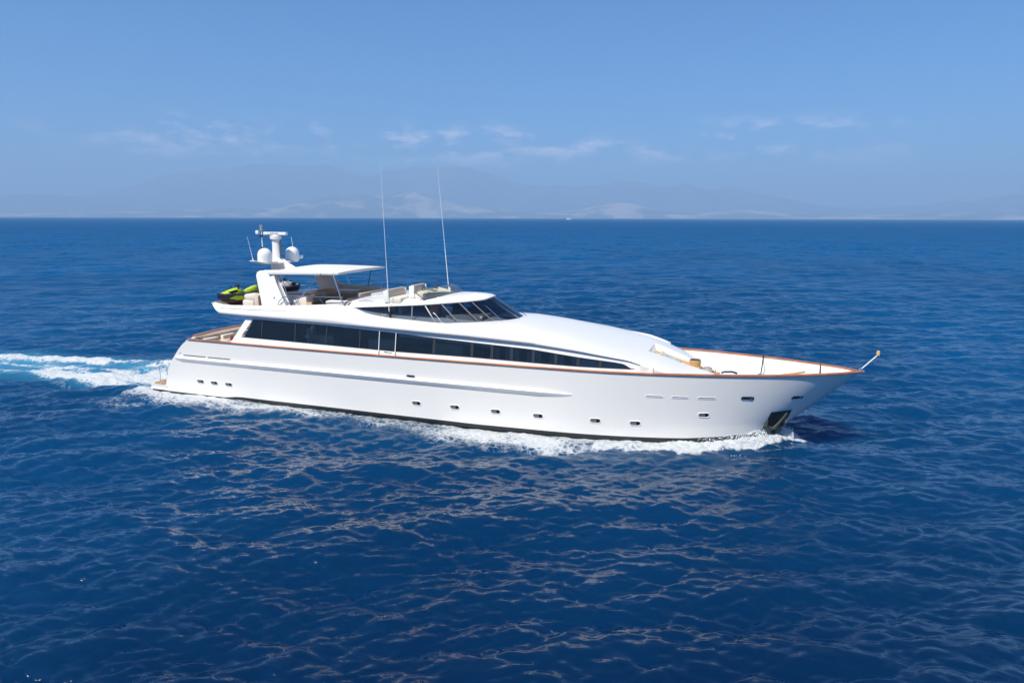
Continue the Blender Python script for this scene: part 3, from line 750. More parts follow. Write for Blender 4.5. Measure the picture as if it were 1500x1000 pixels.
# radar scanner
R0 = Matrix.Rotation(R(-6), 3, 'Z')
rd = MB(); rd.box((4.0, 0, 9.13), (1.72, .2, .17), rot=R(-6), bev=.035); rdo = rd.build('radar_scanner', PLASTIC, Y_)
MB().lathe([(.12, 0), (.12, .09)], (4.0, 0, 8.98), 16).build('scanner_hub', PLASTIC, rdo)
fc = bpy.data.curves.new('brand_lettering', 'FONT'); fc.body = 'FURUNO'; fc.size = .135; fc.extrude = .004; fc.align_x = 'CENTER'; fc.align_y = 'CENTER'; fc.space_character = 1.25
fo = bpy.data.objects.new('tmp', fc); col.objects.link(fo); bpy.context.view_layer.update()
dm = bpy.data.meshes.new_from_object(fo.evaluated_get(bpy.context.evaluated_depsgraph_get())); bpy.data.objects.remove(fo)
dm.transform(Matrix.Translation((4.0, 0, 9.13)) @ Matrix.Rotation(R(-6), 4, 'Z') @ Matrix.Translation((0, -.105, 0)) @ Matrix.Rotation(math.pi/2, 4, 'X'))
link('brand_lettering', dm, INK, rdo, 0)
def dome(y, x=4.05):
    pr = [(.30, 0), (.33, .06), (.40, .1), (.405, .3), (.40, .48)]+[(.40*math.cos(a), .48+.40*math.sin(a)) for a in np.linspace(.15, math.pi/2, 9)]
    pr[-1] = (0, .88)
    o = MB().lathe(pr[2:], (x, y, 7.46), 32).build('satellite_dome', PLASTIC, Y_, 60)
    MB().lathe([(.28, -.02), (.34, .0), (.36, .1), (.0, .11)], (x, y, 7.47), 24).build('dome_base', GEL, o)
dome(-1.08); dome(1.12, 4.24)
MB().box((4.45, 1.55, 7.72), (.3, .3, .2), bev=.06).build('gps_antenna', PLASTIC, mast)
# light pole behind the domes
lp = MB(); lp.tube([(3.42, -.45, 7.5), (3.4, -.45, 8.9), (3.4, -.45, 9.35)], .03, 8); lpo = lp.build('light_pole', PLASTIC, mast)
MB().lathe([(.0, 0), (.09, 0), (.09, .12), (.06, .15), (.09, .17), (.09, .3), (0, .32)], (3.4, -.45, 9.3), 12).build('mast_light', FRAME, lpo) if False else None
MB().lathe([(.0, 0), (.09, 0), (.09, .12), (.06, .15), (.09, .17), (.09, .3), (0, .32)], (3.4, -.45, 9.3), 12).build('mast_light', mat('smoked_lens', (.35, .33, .31), .3), mast)
MB().box((3.15, -.5, 9.2), (.2, .14, .22), bev=.05).build('horn', PLASTIC, mast)
MB().box((3.4, -.5, 9.0), (.16, .16, .12), bev=.04).build('anemometer', DARK, mast)
MB().box((3.42, -.5, 8.3), (.1, .1, .12), bev=.03).build('horn', DARK, mast)
for a, b in (((3.6, -1.5, 7.55), (3.35, -1.6, 8.98)), ((4.3, 1.2, 7.9), (4.05, 1.35, 8.92))):
    w = MB(); w.tube([a, Vector(a).lerp(Vector(b), .16), Vector(a).lerp(Vector(b), .17), b], [.03, .028, .014, .008], 6); w.build('whip_antenna', PLASTIC, Y_)
for a, b in (((12.93, -2.78, 5.12), (12.72, -2.85, 12.55)), ((13.95, 2.2, 5.9), (13.35, 2.2, 12.8))):
    a, b = Vector(a), Vector(b); w = MB()
    w.tube([a, a.lerp(b, .03), a.lerp(b, .35), a.lerp(b, .36), a.lerp(b, .7), b], [.030, .021, .019, .014, .011, .006], 8); wo_ = w.build('whip_antenna', PLASTIC, Y_)
    MB().box(a+Vector((.04, 0, .12)), (.12, .1, .3), bev=.03).build('antenna_mount', DARK if a.y < 0 else PLASTIC, wo_)

# ------------------------------------------------------------------ bimini
BQ = [(6.1, -3.1), (9.46, -1.85), (9.5, 3.0), (4.9, 3.05)]
BQ = [Vector((5.55, -2.75, 7.12)), Vector((9.5, -2.05, 7.16)), Vector((9.55, 2.75, 7.18)), Vector((4.9, 2.85, 7.2))]
bq = MB(); top = []; botm = []
for i in range(13):
    a = i/12; rt_, rb_ = [], []
    for j in range(13):
        b = j/12
        p = (BQ[0].lerp(BQ[1], a)).lerp(BQ[3].lerp(BQ[2], a), b)
        h = .17*math.sin(math.pi*b)**.6*(.35+.65*math.sin(math.pi*a)**.5)
        ed = .09*(1-.0)
        rt_.append(p+Vector((0, 0, h))); rb_.append(p+Vector((0, 0, h-.05 if 0 < i < 12 and 0 < j < 12 else -ed)))
    top.append(rt_); botm.append(rb_)
bq.loft(top); bq.loft(botm)
def ring(g): return g[0]+[r[-1] for r in g[1:]]+g[-1][::-1][1:]+[r[0] for r in g[::-1][1:-1]]
bq.loft([ring(top), ring(botm)], True)
bim = bq.build('bimini', CANVAS, Y_, 50)
def pole(a, b, mt=STEEL, r=.022): MB().tube([a, b], r, 8).build('bimini_pole', mt, bim)
pole((6.2, -2.55, 7.1), (7.0, -2.85, 5.4)); pole((8.55, -2.2, 7.12), (7.15, -2.85, 5.4)); pole((9.2, -2.1, 7.12), (10.15, -2.75, 5.7))
pole((8.7, 2.6, 7.12), (8.2, 2.7, 5.3), FRAMED); pole((6.6, 2.7, 7.12), (7.4, 2.8, 5.3))
# stainless rails on the flybridge side
gr = MB()
gr.tube([(5.95+.3, -2.98, 5.42), (6.35, -2.98, 5.62), (6.6, -2.96, 5.85), (7.0, -2.95, 5.93), (10.2, -2.8, 5.98)], .02, 8)
for a, b in ((6.55, 7.1), (7.3, 6.9), (7.35, 7.6), (8.9, 9.3)):
    gr.tube([(a, -2.96, 5.9), (b, -2.98, 5.45)], .017, 6)
gr.tube([(6.3, -2.98, 5.42), (6.7, -2.98, 5.56), (7.5, -2.96, 5.6), (7.6, -2.97, 5.45)], .016, 6)
gr.build('grab_rail', STEEL, Y_)
fr2 = MB(); fr2.tube([(4.9, 2.9, 5.85), (8.5, 2.8, 5.9)], .02, 8); fr2.tube([(3.0, 2.9, 5.9), (4.9, 2.9, 5.85)], .02, 8)
for x in (3.0, 4.9, 6.7, 8.5): fr2.tube([(x, 2.88, 5.2), (x, 2.88, 5.88)], .018, 6)
fr2.build('grab_rail', STEEL, Y_)
# flybridge furniture: bar, table, sofa
ba = MB(); ba.box((6.4, -1.4, 5.5), (1.5, .6, .72), bev=.04); bao = ba.build('wet_bar', GEL, Y_)
MB().box((6.6, -1.1, 5.89), (2.2, 1.2, .05), bev=.015).build('bar_top', TABLEW, bao)
MB().box((7.3, -1.66, 5.33), (.36, .06, .3), bev=.02).build('fridge_door', mat('honey_wood', (.6, .42, .22), .5), bao)
tb = MB(); tb.box((7.6, .9, 5.9), (2.4, 1.1, .06), bev=.02); tbo = tb.build('flybridge_table', TABLEW, Y_)
MB().lathe([(.25, 0), (.25, .03), (.07, .06), (.07, .74), (.2, .76)], (7.6, .9, 5.13), 14).build('pedestal', STEEL, tbo)
so_ = MB(); so_.box((7.6, 2.3, 5.4), (3.4, .75, .5), bev=.07); so_.box((9.4, .9, 5.4), (.75, 3.2, .5), bev=.07); sof = so_.build('flybridge_sofa', BEIGE, Y_)
sb = MB(); sb.box((7.4, 2.72, 5.72), (3.8, .2, .62), bev=.07); sb.box((9.78, 1.0, 5.65), (.2, 3.2, .6), bev=.07); sb.build('backrest', BEIGE, sof)
MB().box((5.6, .9, 5.5), (.9, 1.4, .7), bev=.06).build('cooking_unit', GEL, Y_)
cv = MB(); cv.box((9.6, -2.35, 5.55), (1.2, .55, .4), bev=.12); cv.build('rolled_cover', mat('striped_towelling', (.62, .58, .54), .9, var=.25, vscale=9), Y_)
lk = MB(); lk.box((4.1, -2.35, 5.36), (.75, .8, .44), bev=.08); lko = lk.build('deck_locker', CREAM, Y_)
MB().box((4.15, -2.3, 5.74), (.7, .78, .3), bev=.1).build('locker_cushion', CREAM, lko)
MB().box((4.62, -2.3, 5.5), (.3, .8, .7), bev=.05).build('locker_end', BEIGE, lko)

# ------------------------------------------------------------------ loose things aboard
def jet_ski(loc, rot, label, c_deck, c_hull, c_seat, c_panel):
    t = empty('jet_ski', (0, 0, 0), label, 'jet ski', 'jet skis carried on the aft upper deck')
    # built pointing +x, 2.75 m long, keel at z=0
    L = 2.75; rows = []
    for i in range(17):
        u = i/16; x = -1.25+L*u; w = .56*(1-max(0, (u-.45)/.55)**2.3)**.75*(.9+.1*min(1, u/.15)); w = max(w, .03)
        k = .08+.42*max(0, (u-.6)/.4)**2.0; g = .64+.05*max(0, (u-.5)/.5)
        rows.append([(x, 0, k), (x, w*.55, k+.08), (x, w*.92, k*.6+.34), (x, w, g), (x, w*.88, g+.05), (x, 0, g+.08), (x, -w*.88, g+.05), (x, -w, g), (x, -w*.92, k*.6+.34), (x, -w*.55, k+.08)])
    MB().loft(rows, True, True).build('hull', c_hull, t, 45)
    b = MB(); rows = []
    for x, w, z0, z1 in ((-.05, .2, .62, .94), (.15, .3, .62, .99), (.4, .36, .62, .97), (.75, .36, .64, .9), (1.05, .28, .66, .82), (1.3, .15, .67, .76), (1.42, .04, .68, .7)):
        rows.append([(x, -w, z0), (x, -w*.95, (z0+z1)/2), (x, -w*.55, z1-.03), (x, 0, z1), (x, w*.55, z1-.03), (x, w*.95, (z0+z1)/2), (x, w, z0)])
    b.loft(rows, False); b.add([rows[0][k] for k in range(7)], [tuple(range(7))]); b.build('front_cowl', c_deck, t, 40)
    for s in (-1, 1): MB().prism([(.95, s*.3, .81), (.45, s*.375, .9), (.3, s*.38, .79), (.7, s*.36, .72)], (0, 0, .0), (0, s*.02, .02)).build('cowl_vent', DARK, t)
    b = MB(); rows = []
    for x, w, z0, z1 in ((-1.2, .14, .78, 1.0), (-1.12, .22, .74, 1.04), (-.85, .24, .7, .99), (-.5, .22, .66, .88), (-.3, .17, .62, .8), (-.12, .12, .62, .78)):
        rows.append([(x, -w*.9, z0), (x, -w, z1-.12), (x, -w*.7, z1), (x, w*.7, z1), (x, w, z1-.12), (x, w*.9, z0)])
    b.loft(rows, True, True); b.build('seat', c_seat, t, 50)
    b = MB()
    for s in (-1, 1): b.prism([(-.2, s*.55, .40), (.5, s*.55, .38), (.95, s*.47, .48), (.6, s*.545, .6), (-.05, s*.555, .57)], (0, -s*.01, 0), (0, s*.02, 0))
    b.build('side_panel', c_panel, t, bev=.004)
    b = MB(); b.tube([(.28, 0, .85), (.1, 0, 1.06)], [.09, .06], 8); b.tube([(.0, -.4, 1.1), (.1, -.2, 1.08), (.12, 0, 1.07), (.1, .2, 1.08), (.0, .4, 1.1)], .026, 8)
    b.box((.14, 0, 1.1), (.16, .3, .1), bev=.04); b.build('handlebar', DARK, t)
    b = MB()
    for s in (-1, 1): b.tube([(.32, s*.3, .92), (.3, s*.42, .98), (.38, s*.44, 1.04)], [.02, .05, .03], 6)
    b.build('mirror', DARK, t)
    b = MB(); b.box((-.6, 0, .03), (.12, .8, .12), bev=.02); b.box((.5, 0, .03), (.12, .7, .18), bev=.02); b.build('cradle', DARK, t)
    t.location = loc; t.rotation_euler = (0, 0, rot); t.scale = (.9, .9, 1.06); return t
jet_ski((2.8, -1.82, 5.1), R(-110), 'lime green and dark violet jet ski parked on the open aft upper deck', LIME, PURPLE, LIME, LIME)
jet_ski((3.3, 1.3, 5.2), R(80), 'black and red jet ski with a pale nose behind the white arch leg', mat('pale_grey_plastic', (.55, .55, .56), .3, coat=.3), DARK, RED, DARK)
# towel on the bow seat
rows = []
for i in range(13):
    a = i/12; row = []
    for j in range(9):
        b = j/8; x = 26.25+.95*a; y = -.75+.8*b*(1-.3*a)+.05*math.sin(a*9+b*3)
        z = zfl(x)+.25-.12*a+.02*math.sin(a*9+2*b)+.012*math.sin(b*9)
        row.append((x, y, z))
    rows.append(row)
tw = MB().loft(rows).build('beach_towel', BLUECL, None, 60, solid=.03)
tag(tw, 'pale blue patterned towel draped on the teak in the bow well', 'towel')
cuv = MB(); cuv.box((26.25, -.45, 3.58), (.6, .7, .16), bev=.07, rot=.1)
tag(cuv.build('seat_cushion', mat('tan_cushion', (.55, .40, .22), .9, var=.2, vscale=6), None), 'tan cushion lying half under the patterned towel in the bow well', 'cushion')
fl = MB(); rows = []
for i in range(9):
    a = i/8; rows.append([(2.95+.03*math.sin(a*5+k), -3.05+.3*a, 3.33+.28*k*(1-.3*a)+.02*math.sin(a*8)) for k in (0, .3, .6, 1)])
fl.loft(rows); tag(fl.build('folded_flag', mat('red_white_cloth', (.62, .12, .10), .9, var=.9, vscale=9), None, 60, solid=.02), 'small red and white cloth bundled on the aft deck locker', 'flag')

# ------------------------------------------------------------------ far boat near the horizon
def px_dir(px, py):
    d = r2*((px-750)/1000)+u2*((500-py)/1000)+fw; return d
d = px_dir(833, 321.6); h = Vector((d.x, d.y, 0)).normalized(); FB = Vector((CAM.x, CAM.y, 0))+h*4200
fb = empty('distant_boat', FB, 'tiny white boat far off on the horizon below the pale hills', 'boat')
a_ = math.atan2(rt.y, rt.x)
def fpt(x, y, z): return Vector((FB.x+x*math.cos(a_)-y*math.sin(a_), FB.y+x*math.sin(a_)+y*math.cos(a_), z))
hl = MB(); rows = []
for x, w in ((-16, 3.2), (-8, 3.8), (4, 3.8), (12, 2.4), (17, .2)): rows.append([fpt(x, -w*.8, -.5), fpt(x, -w, 3.4), fpt(x, w, 3.4), fpt(x, w*.8, -.5)])
hl.loft(rows, True, True); hl.build('hull', GEL, fb)
hl = MB(); hl.prism([fpt(-11, 0, 3.4), fpt(-10, 0, 9), fpt(2, 0, 9), fpt(6, 0, 6.2), fpt(9, 0, 3.4)], fpt(0, -2.6, 0)-fpt(0, 0, 0), fpt(0, 2.6, 0)-fpt(0, 0, 0)); hl.build('cabin', GEL, fb)

# ------------------------------------------------------------------ mountains across the water
def vnoise(x, y, seed):
    r = np.random.default_rng(seed); T = r.random((256, 256)); xi = np.floor(x).astype(int); yi = np.floor(y).astype(int)
    fx = x-xi; fy = y-yi; fx = fx*fx*(3-2*fx); fy = fy*fy*(3-2*fy)
    g = lambda a, b: T[a % 256, b % 256]
    return (g(xi, yi)*(1-fx)+g(xi+1, yi)*fx)*(1-fy)+(g(xi, yi+1)*(1-fx)+g(xi+1, yi+1)*fx)*fy
def fbm(x, y, seed, oct=6, gain=.5, ridge=False):
    s = np.zeros_like(x); a = 1.; t = 0
    for k in range(oct):
        n = vnoise(x*2**k+17.3*k, y*2**k+9.1*k, seed+k)
        if ridge: n = 1-np.abs(2*n-1)
        s += a*n; t += a; a *= gain
    return s/t
def bearing(px): return math.atan2((px-750)/1000*math.cos(PITCH*0), math.cos(PITCH)-(500-319)/1000*0)  # approx camera-relative
def terrain(name, tab, d0, d1, nz, seed, mt, rough, jag):
    """heightfield strip facing the camera; tab = (pixel column, height in px above the horizon)"""
    cols = np.linspace(-140, 1660, 500); dep = np.linspace(0, 1, nz)
    A = np.arctan((cols-750)/1000*.984)+YAW
    Hh = np.interp(cols, [t[0] for t in tab], [t[1] for t in tab])
    dd, aa = np.meshgrid(d0+(d1-d0)*dep, A, indexing='ij')
    prof = np.sin(np.clip(dep, 0, 1)*math.pi*.62)[:, None]/math.sin(math.pi*.5)
    xx = CAM.x+dd*np.sin(aa); yy = CAM.y+dd*np.cos(aa)
    n = fbm(xx/rough, yy/rough, seed, 7, .52, True)-.55
    zz = (Hh[None, :]/1000*.97*(d0*.3+d1*.7))*np.clip(prof, 0, 1)*(1+jag*n)+n*jag*60*(Hh[None, :]/60)-1*(1-dep[:, None])
    zz[-1] = -.5
    verts = np.stack([xx, yy, zz], -1).reshape(-1, 3); nc = len(cols)
    fs = [(i*nc+j, i*nc+j+1, (i+1)*nc+j+1, (i+1)*nc+j) for i in range(nz-1) for j in range(nc-1)]
    me = bpy.data.meshes.new(name); me.from_pydata(verts.tolist(), [], fs); me.update()
    return structure(link(name, me, mt, None, 0 if False else 80))
def land_mat(name, c1, c2, sc, lo, hi):
    mt = mat(name, c1, .95, spec=.1); t = mt.node_tree; p = t.nodes['Principled BSDF']
    g = N(t, 'ShaderNodeTexCoord'); nz = N(t, 'ShaderNodeTexNoise'); setin(nz, Scale=sc, Detail=8.0, Roughness=.6); t.links.new(g.outputs['Object'], nz.inputs['Vector'])
    mr = N(t, 'ShaderNodeMapRange'); setin(mr, From_Min=lo, From_Max=hi); t.links.new(nz.outputs[0], mr.inputs[0])
    mx = N(t, 'ShaderNodeMix', data_type='RGBA'); mx.inputs['A'].default_value = (*c1, 1); mx.inputs['B'].default_value = (*c2, 1)
    t.links.new(mr.outputs[0], mx.inputs['Factor']); t.links.new(mx.outputs['Result'], p.inputs['Base Color']); return mt
MT_FAR = land_mat('hazed_scrub_mountain', (.055, .085, .11), (.14, .15, .14), .0005, .45, .7)  # scrub colour with extra blue painted in for distance haze
MT_NEAR = land_mat('dry_hillside', (.06, .075, .06), (.46, .36, .27), .0011, .48, .6)
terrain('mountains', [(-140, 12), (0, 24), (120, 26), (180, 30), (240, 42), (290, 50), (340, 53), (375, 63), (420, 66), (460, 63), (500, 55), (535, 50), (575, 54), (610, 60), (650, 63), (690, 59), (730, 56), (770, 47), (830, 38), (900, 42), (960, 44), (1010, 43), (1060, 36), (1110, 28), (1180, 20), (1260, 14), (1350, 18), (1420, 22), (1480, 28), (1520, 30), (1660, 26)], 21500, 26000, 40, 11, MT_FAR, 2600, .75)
terrain('hills', [(-140, 3), (60, 4), (200, 6), (320, 10), (400, 14), (470, 24), (520, 30), (560, 27), (600, 33), (650, 22), (700, 14), (760, 9), (830, 10), (880, 20), (920, 23), (960, 14), (1000, 8), (1060, 9), (1120, 11), (1180, 6), (1300, 5), (1380, 6), (1480, 9), (1660, 5)], 17500, 20000, 26, 31, MT_NEAR, 1500, .7)

# ------------------------------------------------------------------ the sea
def grow(a, b, k):
    n = int(math.log(b/a)/math.log(k)); return list(a*k**np.arange(n))
rr_ = np.array(grow(1.2, 9, 1.02)+grow(9, 110, 1.0027)+grow(110, 700, 1.005)+grow(700, 33000, 1.03)+[33000.])
th = np.concatenate([np.linspace(-1.35, -.78, 150)[:-1], np.linspace(-.78, .78, 780), np.linspace(.78, 1.35, 150)[1:], np.linspace(1.35, 2*math.pi-1.35, 120)[1:-1]])
az_ = YAW+th
rr2, aa2 = np.meshgrid(rr_, az_, indexing='ij')
X = CAM.x+rr2*np.sin(aa2); Yv = CAM.y+rr2*np.cos(aa2)
dr = np.gradient(rr_); da = np.abs(np.gradient(th)); da = np.minimum(da, .05)
sp_ = np.maximum(dr[:, None]*.9, rr2*da[None, :])
Zs = np.zeros_like(X); DX = np.zeros_like(X); DY = np.zeros_like(X)
wave_dir = YAW+R(-3)                               # azimuth the waves run along
nW = 150
lam = np.exp(np.linspace(math.log(.28), math.log(15), nW))*(1+.06*rng.standard_normal(nW))
gust = .75+.55*fbm(X/34, Yv/60, 77, 3)
near = rr2 < 900
for L_ in lam:
    spread = R(22) if L_ > 1.2 else R(30)
    a = wave_dir+rng.standard_normal()*spread; k = 2*math.pi/L_
    slope = .044*(1.0 if L_ < 1 else (1/L_)**.36)*(1.0 if L_ < 5 else (5/L_)**.6)
    amp = slope/k; ph_ = rng.random()*6.283
    w = np.clip(L_/(2.6*sp_)-1, 0, 1)
    rowmask = w.max(1) > 0
    if not rowmask.any(): continue
    q = k*(X[rowmask]*math.sin(a)+Yv[rowmask]*math.cos(a))+ph_
    ww_ = w[rowmask]*amp*(gust[rowmask] if L_ < 4 else 1)
    Zs[rowmask] += ww_*np.sin(q); c = ww_*.8*np.cos(q); DX[rowmask] += c*math.sin(a); DY[rowmask] += c*math.cos(a)
def ss(a, b, x):
    t = np.clip((x-a)/(b-a), 0, 1); return t*t*(3-2*t)
hbv = np.vectorize(lambda x: hb(x, .25))
xt = np.linspace(-8, 33, 400); ht = hbv(xt)
HB = np.interp(X, xt, ht); HB = np.where(X > 27.8, np.interp(X, [27.8, 30, 31.2, 32, 33], [2.68, 1.75, .95, .4, 0]), HB)
dist = np.abs(Yv)-HB                                # metres outboard of the side
N1 = fbm(X/1.6, Yv/1.0, 5, 5, .6); N2 = fbm(X/.45+9, Yv/.35, 15, 4, .6); N3 = fbm(X/5, Yv/2.2, 25, 4, .55)
tabw = [(-3, 2.9), (.5, 2.9), (3.5, 2.3), (7.6, 2.0), (12, 2.2), (17, 2.4), (21, 2.6), (23, 2.8), (25, 1.5), (27.8, 1.5), (30, 1.5), (31.7, 1.1), (32.5, .6), (33.2, .25), (33.5, .05)]
W = np.interp(X, [t[0] for t in tabw], [t[1] for t in tabw])
den = np.interp(X, [-3, 2, 6, 12, 18, 21, 24.5, 25.5, 28, 31, 32.6, 33.4], [.80, .84, .86, .86, .88, .92, .92, .98, 1.2, 1.3, 1.15, 0])
along = (X > -4) & (X < 33.5)
q_ = dist/np.maximum(W, .05)+(N1-.5)*.9
edge = np.where(X > 23, 1-ss(.6, 1.12, q_), (1-ss(.25, .7, q_))*.32+(1-ss(.5, 1.35, q_))*.72)
foam = np.where(along & (dist > -1.2), den*edge, 0)
# patchy glassy gaps in the middle body
foam *= np.where(X < 24, .72+.42*ss(.38, .6, N3), .85+.3*N1)
# trailing wake, drifting a little to starboard
yc = np.where(X < 0, .95+.115*X, 0); aftm = ss(-1.2, -2.8, X); age = np.clip((-X-2)/26, 0, 2)
wy = Yv-yc
churn = np.exp(-((np.abs(wy)-0.0)/3.4)**4)
b1_ = np.exp(-((wy-2.3-.3*np.sin(X*.35))/(.6+.6*np.exp(-(X+3)**2/60)))**2); b2_ = np.exp(-((wy+2.0-.35*np.sin(X*.3+1))/.75)**2); b0_ = np.exp(-((wy-.1-.5*np.sin(X*.22))/.5)**2)*.55
core = np.exp(-((X+3.5)/5.0)**2)*churn
wake = aftm*((b1_*1.0+b2_*.95*np.exp(-np.clip(-X-12, 0, 99)/4)+b0_)*(1.05-.3*age)+core*.75+churn*np.exp(-age*.9)*.34)*(.4+.6*ss(.36, .62, N3)+.55*ss(.42, .62, N1))
arm = np.exp(-((dist+HB-(6.0+(-X)*.02))/.75)**2)*ss(2, -1, X)*np.clip(1-(-X-1)/11, 0, 1)*.62
stray = aftm*np.exp(-(np.abs(wy)/5.2)**4)*ss(.5, .68, N1)*.72*np.exp(-age*.5)
foam = np.clip(np.maximum(np.maximum(foam, stray), np.maximum(wake, arm)), 0, 1.3)
aer = np.clip(aftm*churn*(1.15-.35*age)*(.5+.9*N3)+.6*np.where(along, np.exp(-np.clip(dist, 0, 9)/2.2)*ss(33.2, 29, X), 0)*.22, 0, 1)
aer *= (rr2 < 400)
# heights of the bow wave and wash
ridge = np.interp(X, [-3, 8, 18, 23, 26, 29, 31, 32.4, 33.5], [.05, .06, .08, .12, .16, .32, .48, .38, 0])
hump = ridge*np.exp(-((dist-W*.35)/(W*.42+.12))**2)
trough = np.interp(X, [0, 6, 18, 24, 27], [.06, .12, .14, .1, 0])*np.exp(-(dist/.7)**2)
Zs *= np.where((X > -3) & (X < 31), 1-.65*np.exp(-(np.clip(dist, 0, 9)/1.1)**2), 1)
rip = (N2-.5)*.42+(N1-.5)*.35
Zs += np.where(along, hump-trough, 0)+np.clip(foam, 0, 1)*rip*np.where(along, np.interp(X, [18, 26, 31], [.4, .65, .95]), .6)
Zs += aftm*(.14*b1_+.12*b2_-.08*churn)*np.exp(-age*1.2)
# calmer water trapped against the side
V = np.stack([X-DX*.75, Yv-DY*.75, Zs], -1).reshape(-1, 3).astype(np.float32)
nr, na = X.shape
ii, jj = np.meshgrid(np.arange(nr-1), np.arange(na), indexing='ij'); j2 = (jj+1) % na
F = np.stack([ii*na+jj, ii*na+j2, (ii+1)*na+j2, (ii+1)*na+jj], -1).reshape(-1, 4)
me = bpy.data.meshes.new('sea'); nf = len(F)
me.vertices.add(len(V)); me.vertices.foreach_set('co', V.ravel())
me.loops.add(nf*4); me.loops.foreach_set('vertex_index', F.astype(np.int32).ravel())
me.polygons.add(nf); me.polygons.foreach_set('loop_start', (np.arange(nf)*4).astype(np.int32)); me.polygons.foreach_set('loop_total', np.full(nf, 4, np.int32))
me.update(calc_edges=True)
for nm, arr in (('foam', foam), ('aeration', aer)):
    at = me.attributes.new(nm, 'FLOAT', 'POINT'); at.data.foreach_set('value', arr.astype(np.float32).ravel())
SEA = bpy.data.materials.new('sea_water'); SEA.use_nodes = True; t = SEA.node_tree; p = t.nodes['Principled BSDF']
lk_ = t.links.new
geo = N(t, 'ShaderNodeNewGeometry')
af = N(t, 'ShaderNodeAttribute', attribute_name='foam'); aa_ = N(t, 'ShaderNodeAttribute', attribute_name='aeration')
def noise(scale, detail, vec=None, rough=.6, sc3=None):
    n = N(t, 'ShaderNodeTexNoise'); setin(n, Scale=scale, Detail=float(detail), Roughness=rough)
    src = vec or geo.outputs['Position']
    if sc3:
        mp = N(t, 'ShaderNodeMapping'); mp.inputs['Scale'].default_value = sc3; mp.inputs['Rotation'].default_value = (0, 0, wave_dir); lk_(src, mp.inputs[0]); src = mp.outputs[0]
    lk_(src, n.inputs['Vector']); return n
def math_(op, a, b=None, clamp=False):
    n = N(t, 'ShaderNodeMath', operation=op, use_clamp=clamp)
    for k, v in enumerate((a, b)):
        if v is None: continue
        if hasattr(v, 'is_linked') or hasattr(v, 'links'): lk_(v, n.inputs[k])
        else: n.inputs[k].default_value = v
    return n.outputs[0]
# lacy foam mask
fn1 = noise(2.2, 6, rough=.7); fn2 = noise(8., 5, rough=.72)
vor = N(t, 'ShaderNodeTexVoronoi', feature='DISTANCE_TO_EDGE'); setin(vor, Scale=3.4)
wv = N(t, 'ShaderNodeVectorMath', operation='ADD'); sc_ = N(t, 'ShaderNodeVectorMath', operation='SCALE'); sc_.inputs['Scale'].default_value = .55
lk_(fn1.outputs['Color'], sc_.inputs[0]); lk_(geo.outputs['Position'], wv.inputs[0]); lk_(sc_.outputs[0], wv.inputs[1]); lk_(wv.outputs[0], vor.inputs['Vector'])
lace = math_('MULTIPLY', vor.outputs['Distance'], 1.1)
nn = math_('ADD', math_('MULTIPLY', fn1.outputs[0], .75), math_('MULTIPLY', fn2.outputs[0], .55))
thr = math_('ADD', nn, lace)
fm = N(t, 'ShaderNodeMapRange', interpolation_type='SMOOTHSTEP'); setin(fm, From_Min=-.28, From_Max=.46)
lk_(math_('SUBTRACT', math_('MULTIPLY', af.outputs['Fac'], 1.25), thr), fm.inputs[0])
gate = N(t, 'ShaderNodeMapRange', interpolation_type='SMOOTHSTEP'); setin(gate, From_Min=.04, From_Max=.25); lk_(af.outputs['Fac'], gate.inputs[0])
foamfac = math_('MULTIPLY', math_('MULTIPLY', fm.outputs[0], .94), gate.outputs[0])
# water body colour, turquoise where full of bubbles
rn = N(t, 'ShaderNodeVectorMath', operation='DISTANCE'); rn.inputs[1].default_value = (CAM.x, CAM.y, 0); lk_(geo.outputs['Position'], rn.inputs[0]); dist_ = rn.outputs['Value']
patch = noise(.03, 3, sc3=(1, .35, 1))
c0 = N(t, 'ShaderNodeMix', data_type='RGBA'); c0.inputs['A'].default_value = (.0002, .009, .038, 1); c0.inputs['B'].default_value = (.0006, .066, .19, 1); lk_(math_('ADD', patch.outputs[0], math_('MULTIPLY', math_('SUBTRACT', math_('LOGARITHM', math_('MAXIMUM', dist_, 5.), 10.), 1.75), .8), True), c0.inputs['Factor'])  # distance ramp: vignette darkening near and sky brightness far painted into the colour
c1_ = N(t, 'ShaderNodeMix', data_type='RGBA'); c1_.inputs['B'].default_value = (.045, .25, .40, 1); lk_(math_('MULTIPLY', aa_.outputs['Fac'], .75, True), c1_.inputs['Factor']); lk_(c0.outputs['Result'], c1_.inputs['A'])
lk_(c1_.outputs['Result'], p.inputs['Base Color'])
p.subsurface_method = 'BURLEY'; setin(p, IOR=1.333); p.inputs['Subsurface Weight'].default_value = 1; p.inputs['Subsurface Radius'].default_value = (.3, 2., 3.2); p.inputs['Subsurface Scale'].default_value = 1.0; p.inputs['Specular Tint'].default_value = (1, .95, .8, 1)
# ripples: slopes from vector noise so distant water keeps its sparkle
def slope(scale, detail, amt, sc3):
    n = noise(scale, detail, sc3=sc3, rough=.55); s = N(t, 'ShaderNodeVectorMath', operation='SUBTRACT'); s.inputs[1].default_value = (.5, .5, .5); lk_(n.outputs['Color'], s.inputs[0])
    m_ = N(t, 'ShaderNodeVectorMath', operation='MULTIPLY'); m_.inputs[1].default_value = (amt, amt, 0); lk_(s.outputs[0], m_.inputs[0]); return m_.outputs[0]
def vadd(a, b):
    n = N(t, 'ShaderNodeVectorMath', operation='ADD'); lk_(a, n.inputs[0]); lk_(b, n.inputs[1]); return n.outputs[0]
sl_ = vadd(slope(3.8, 4, .78, (.42, 1.5, 1)), slope(12., 3, .5, (.45, 1.4, 1)))
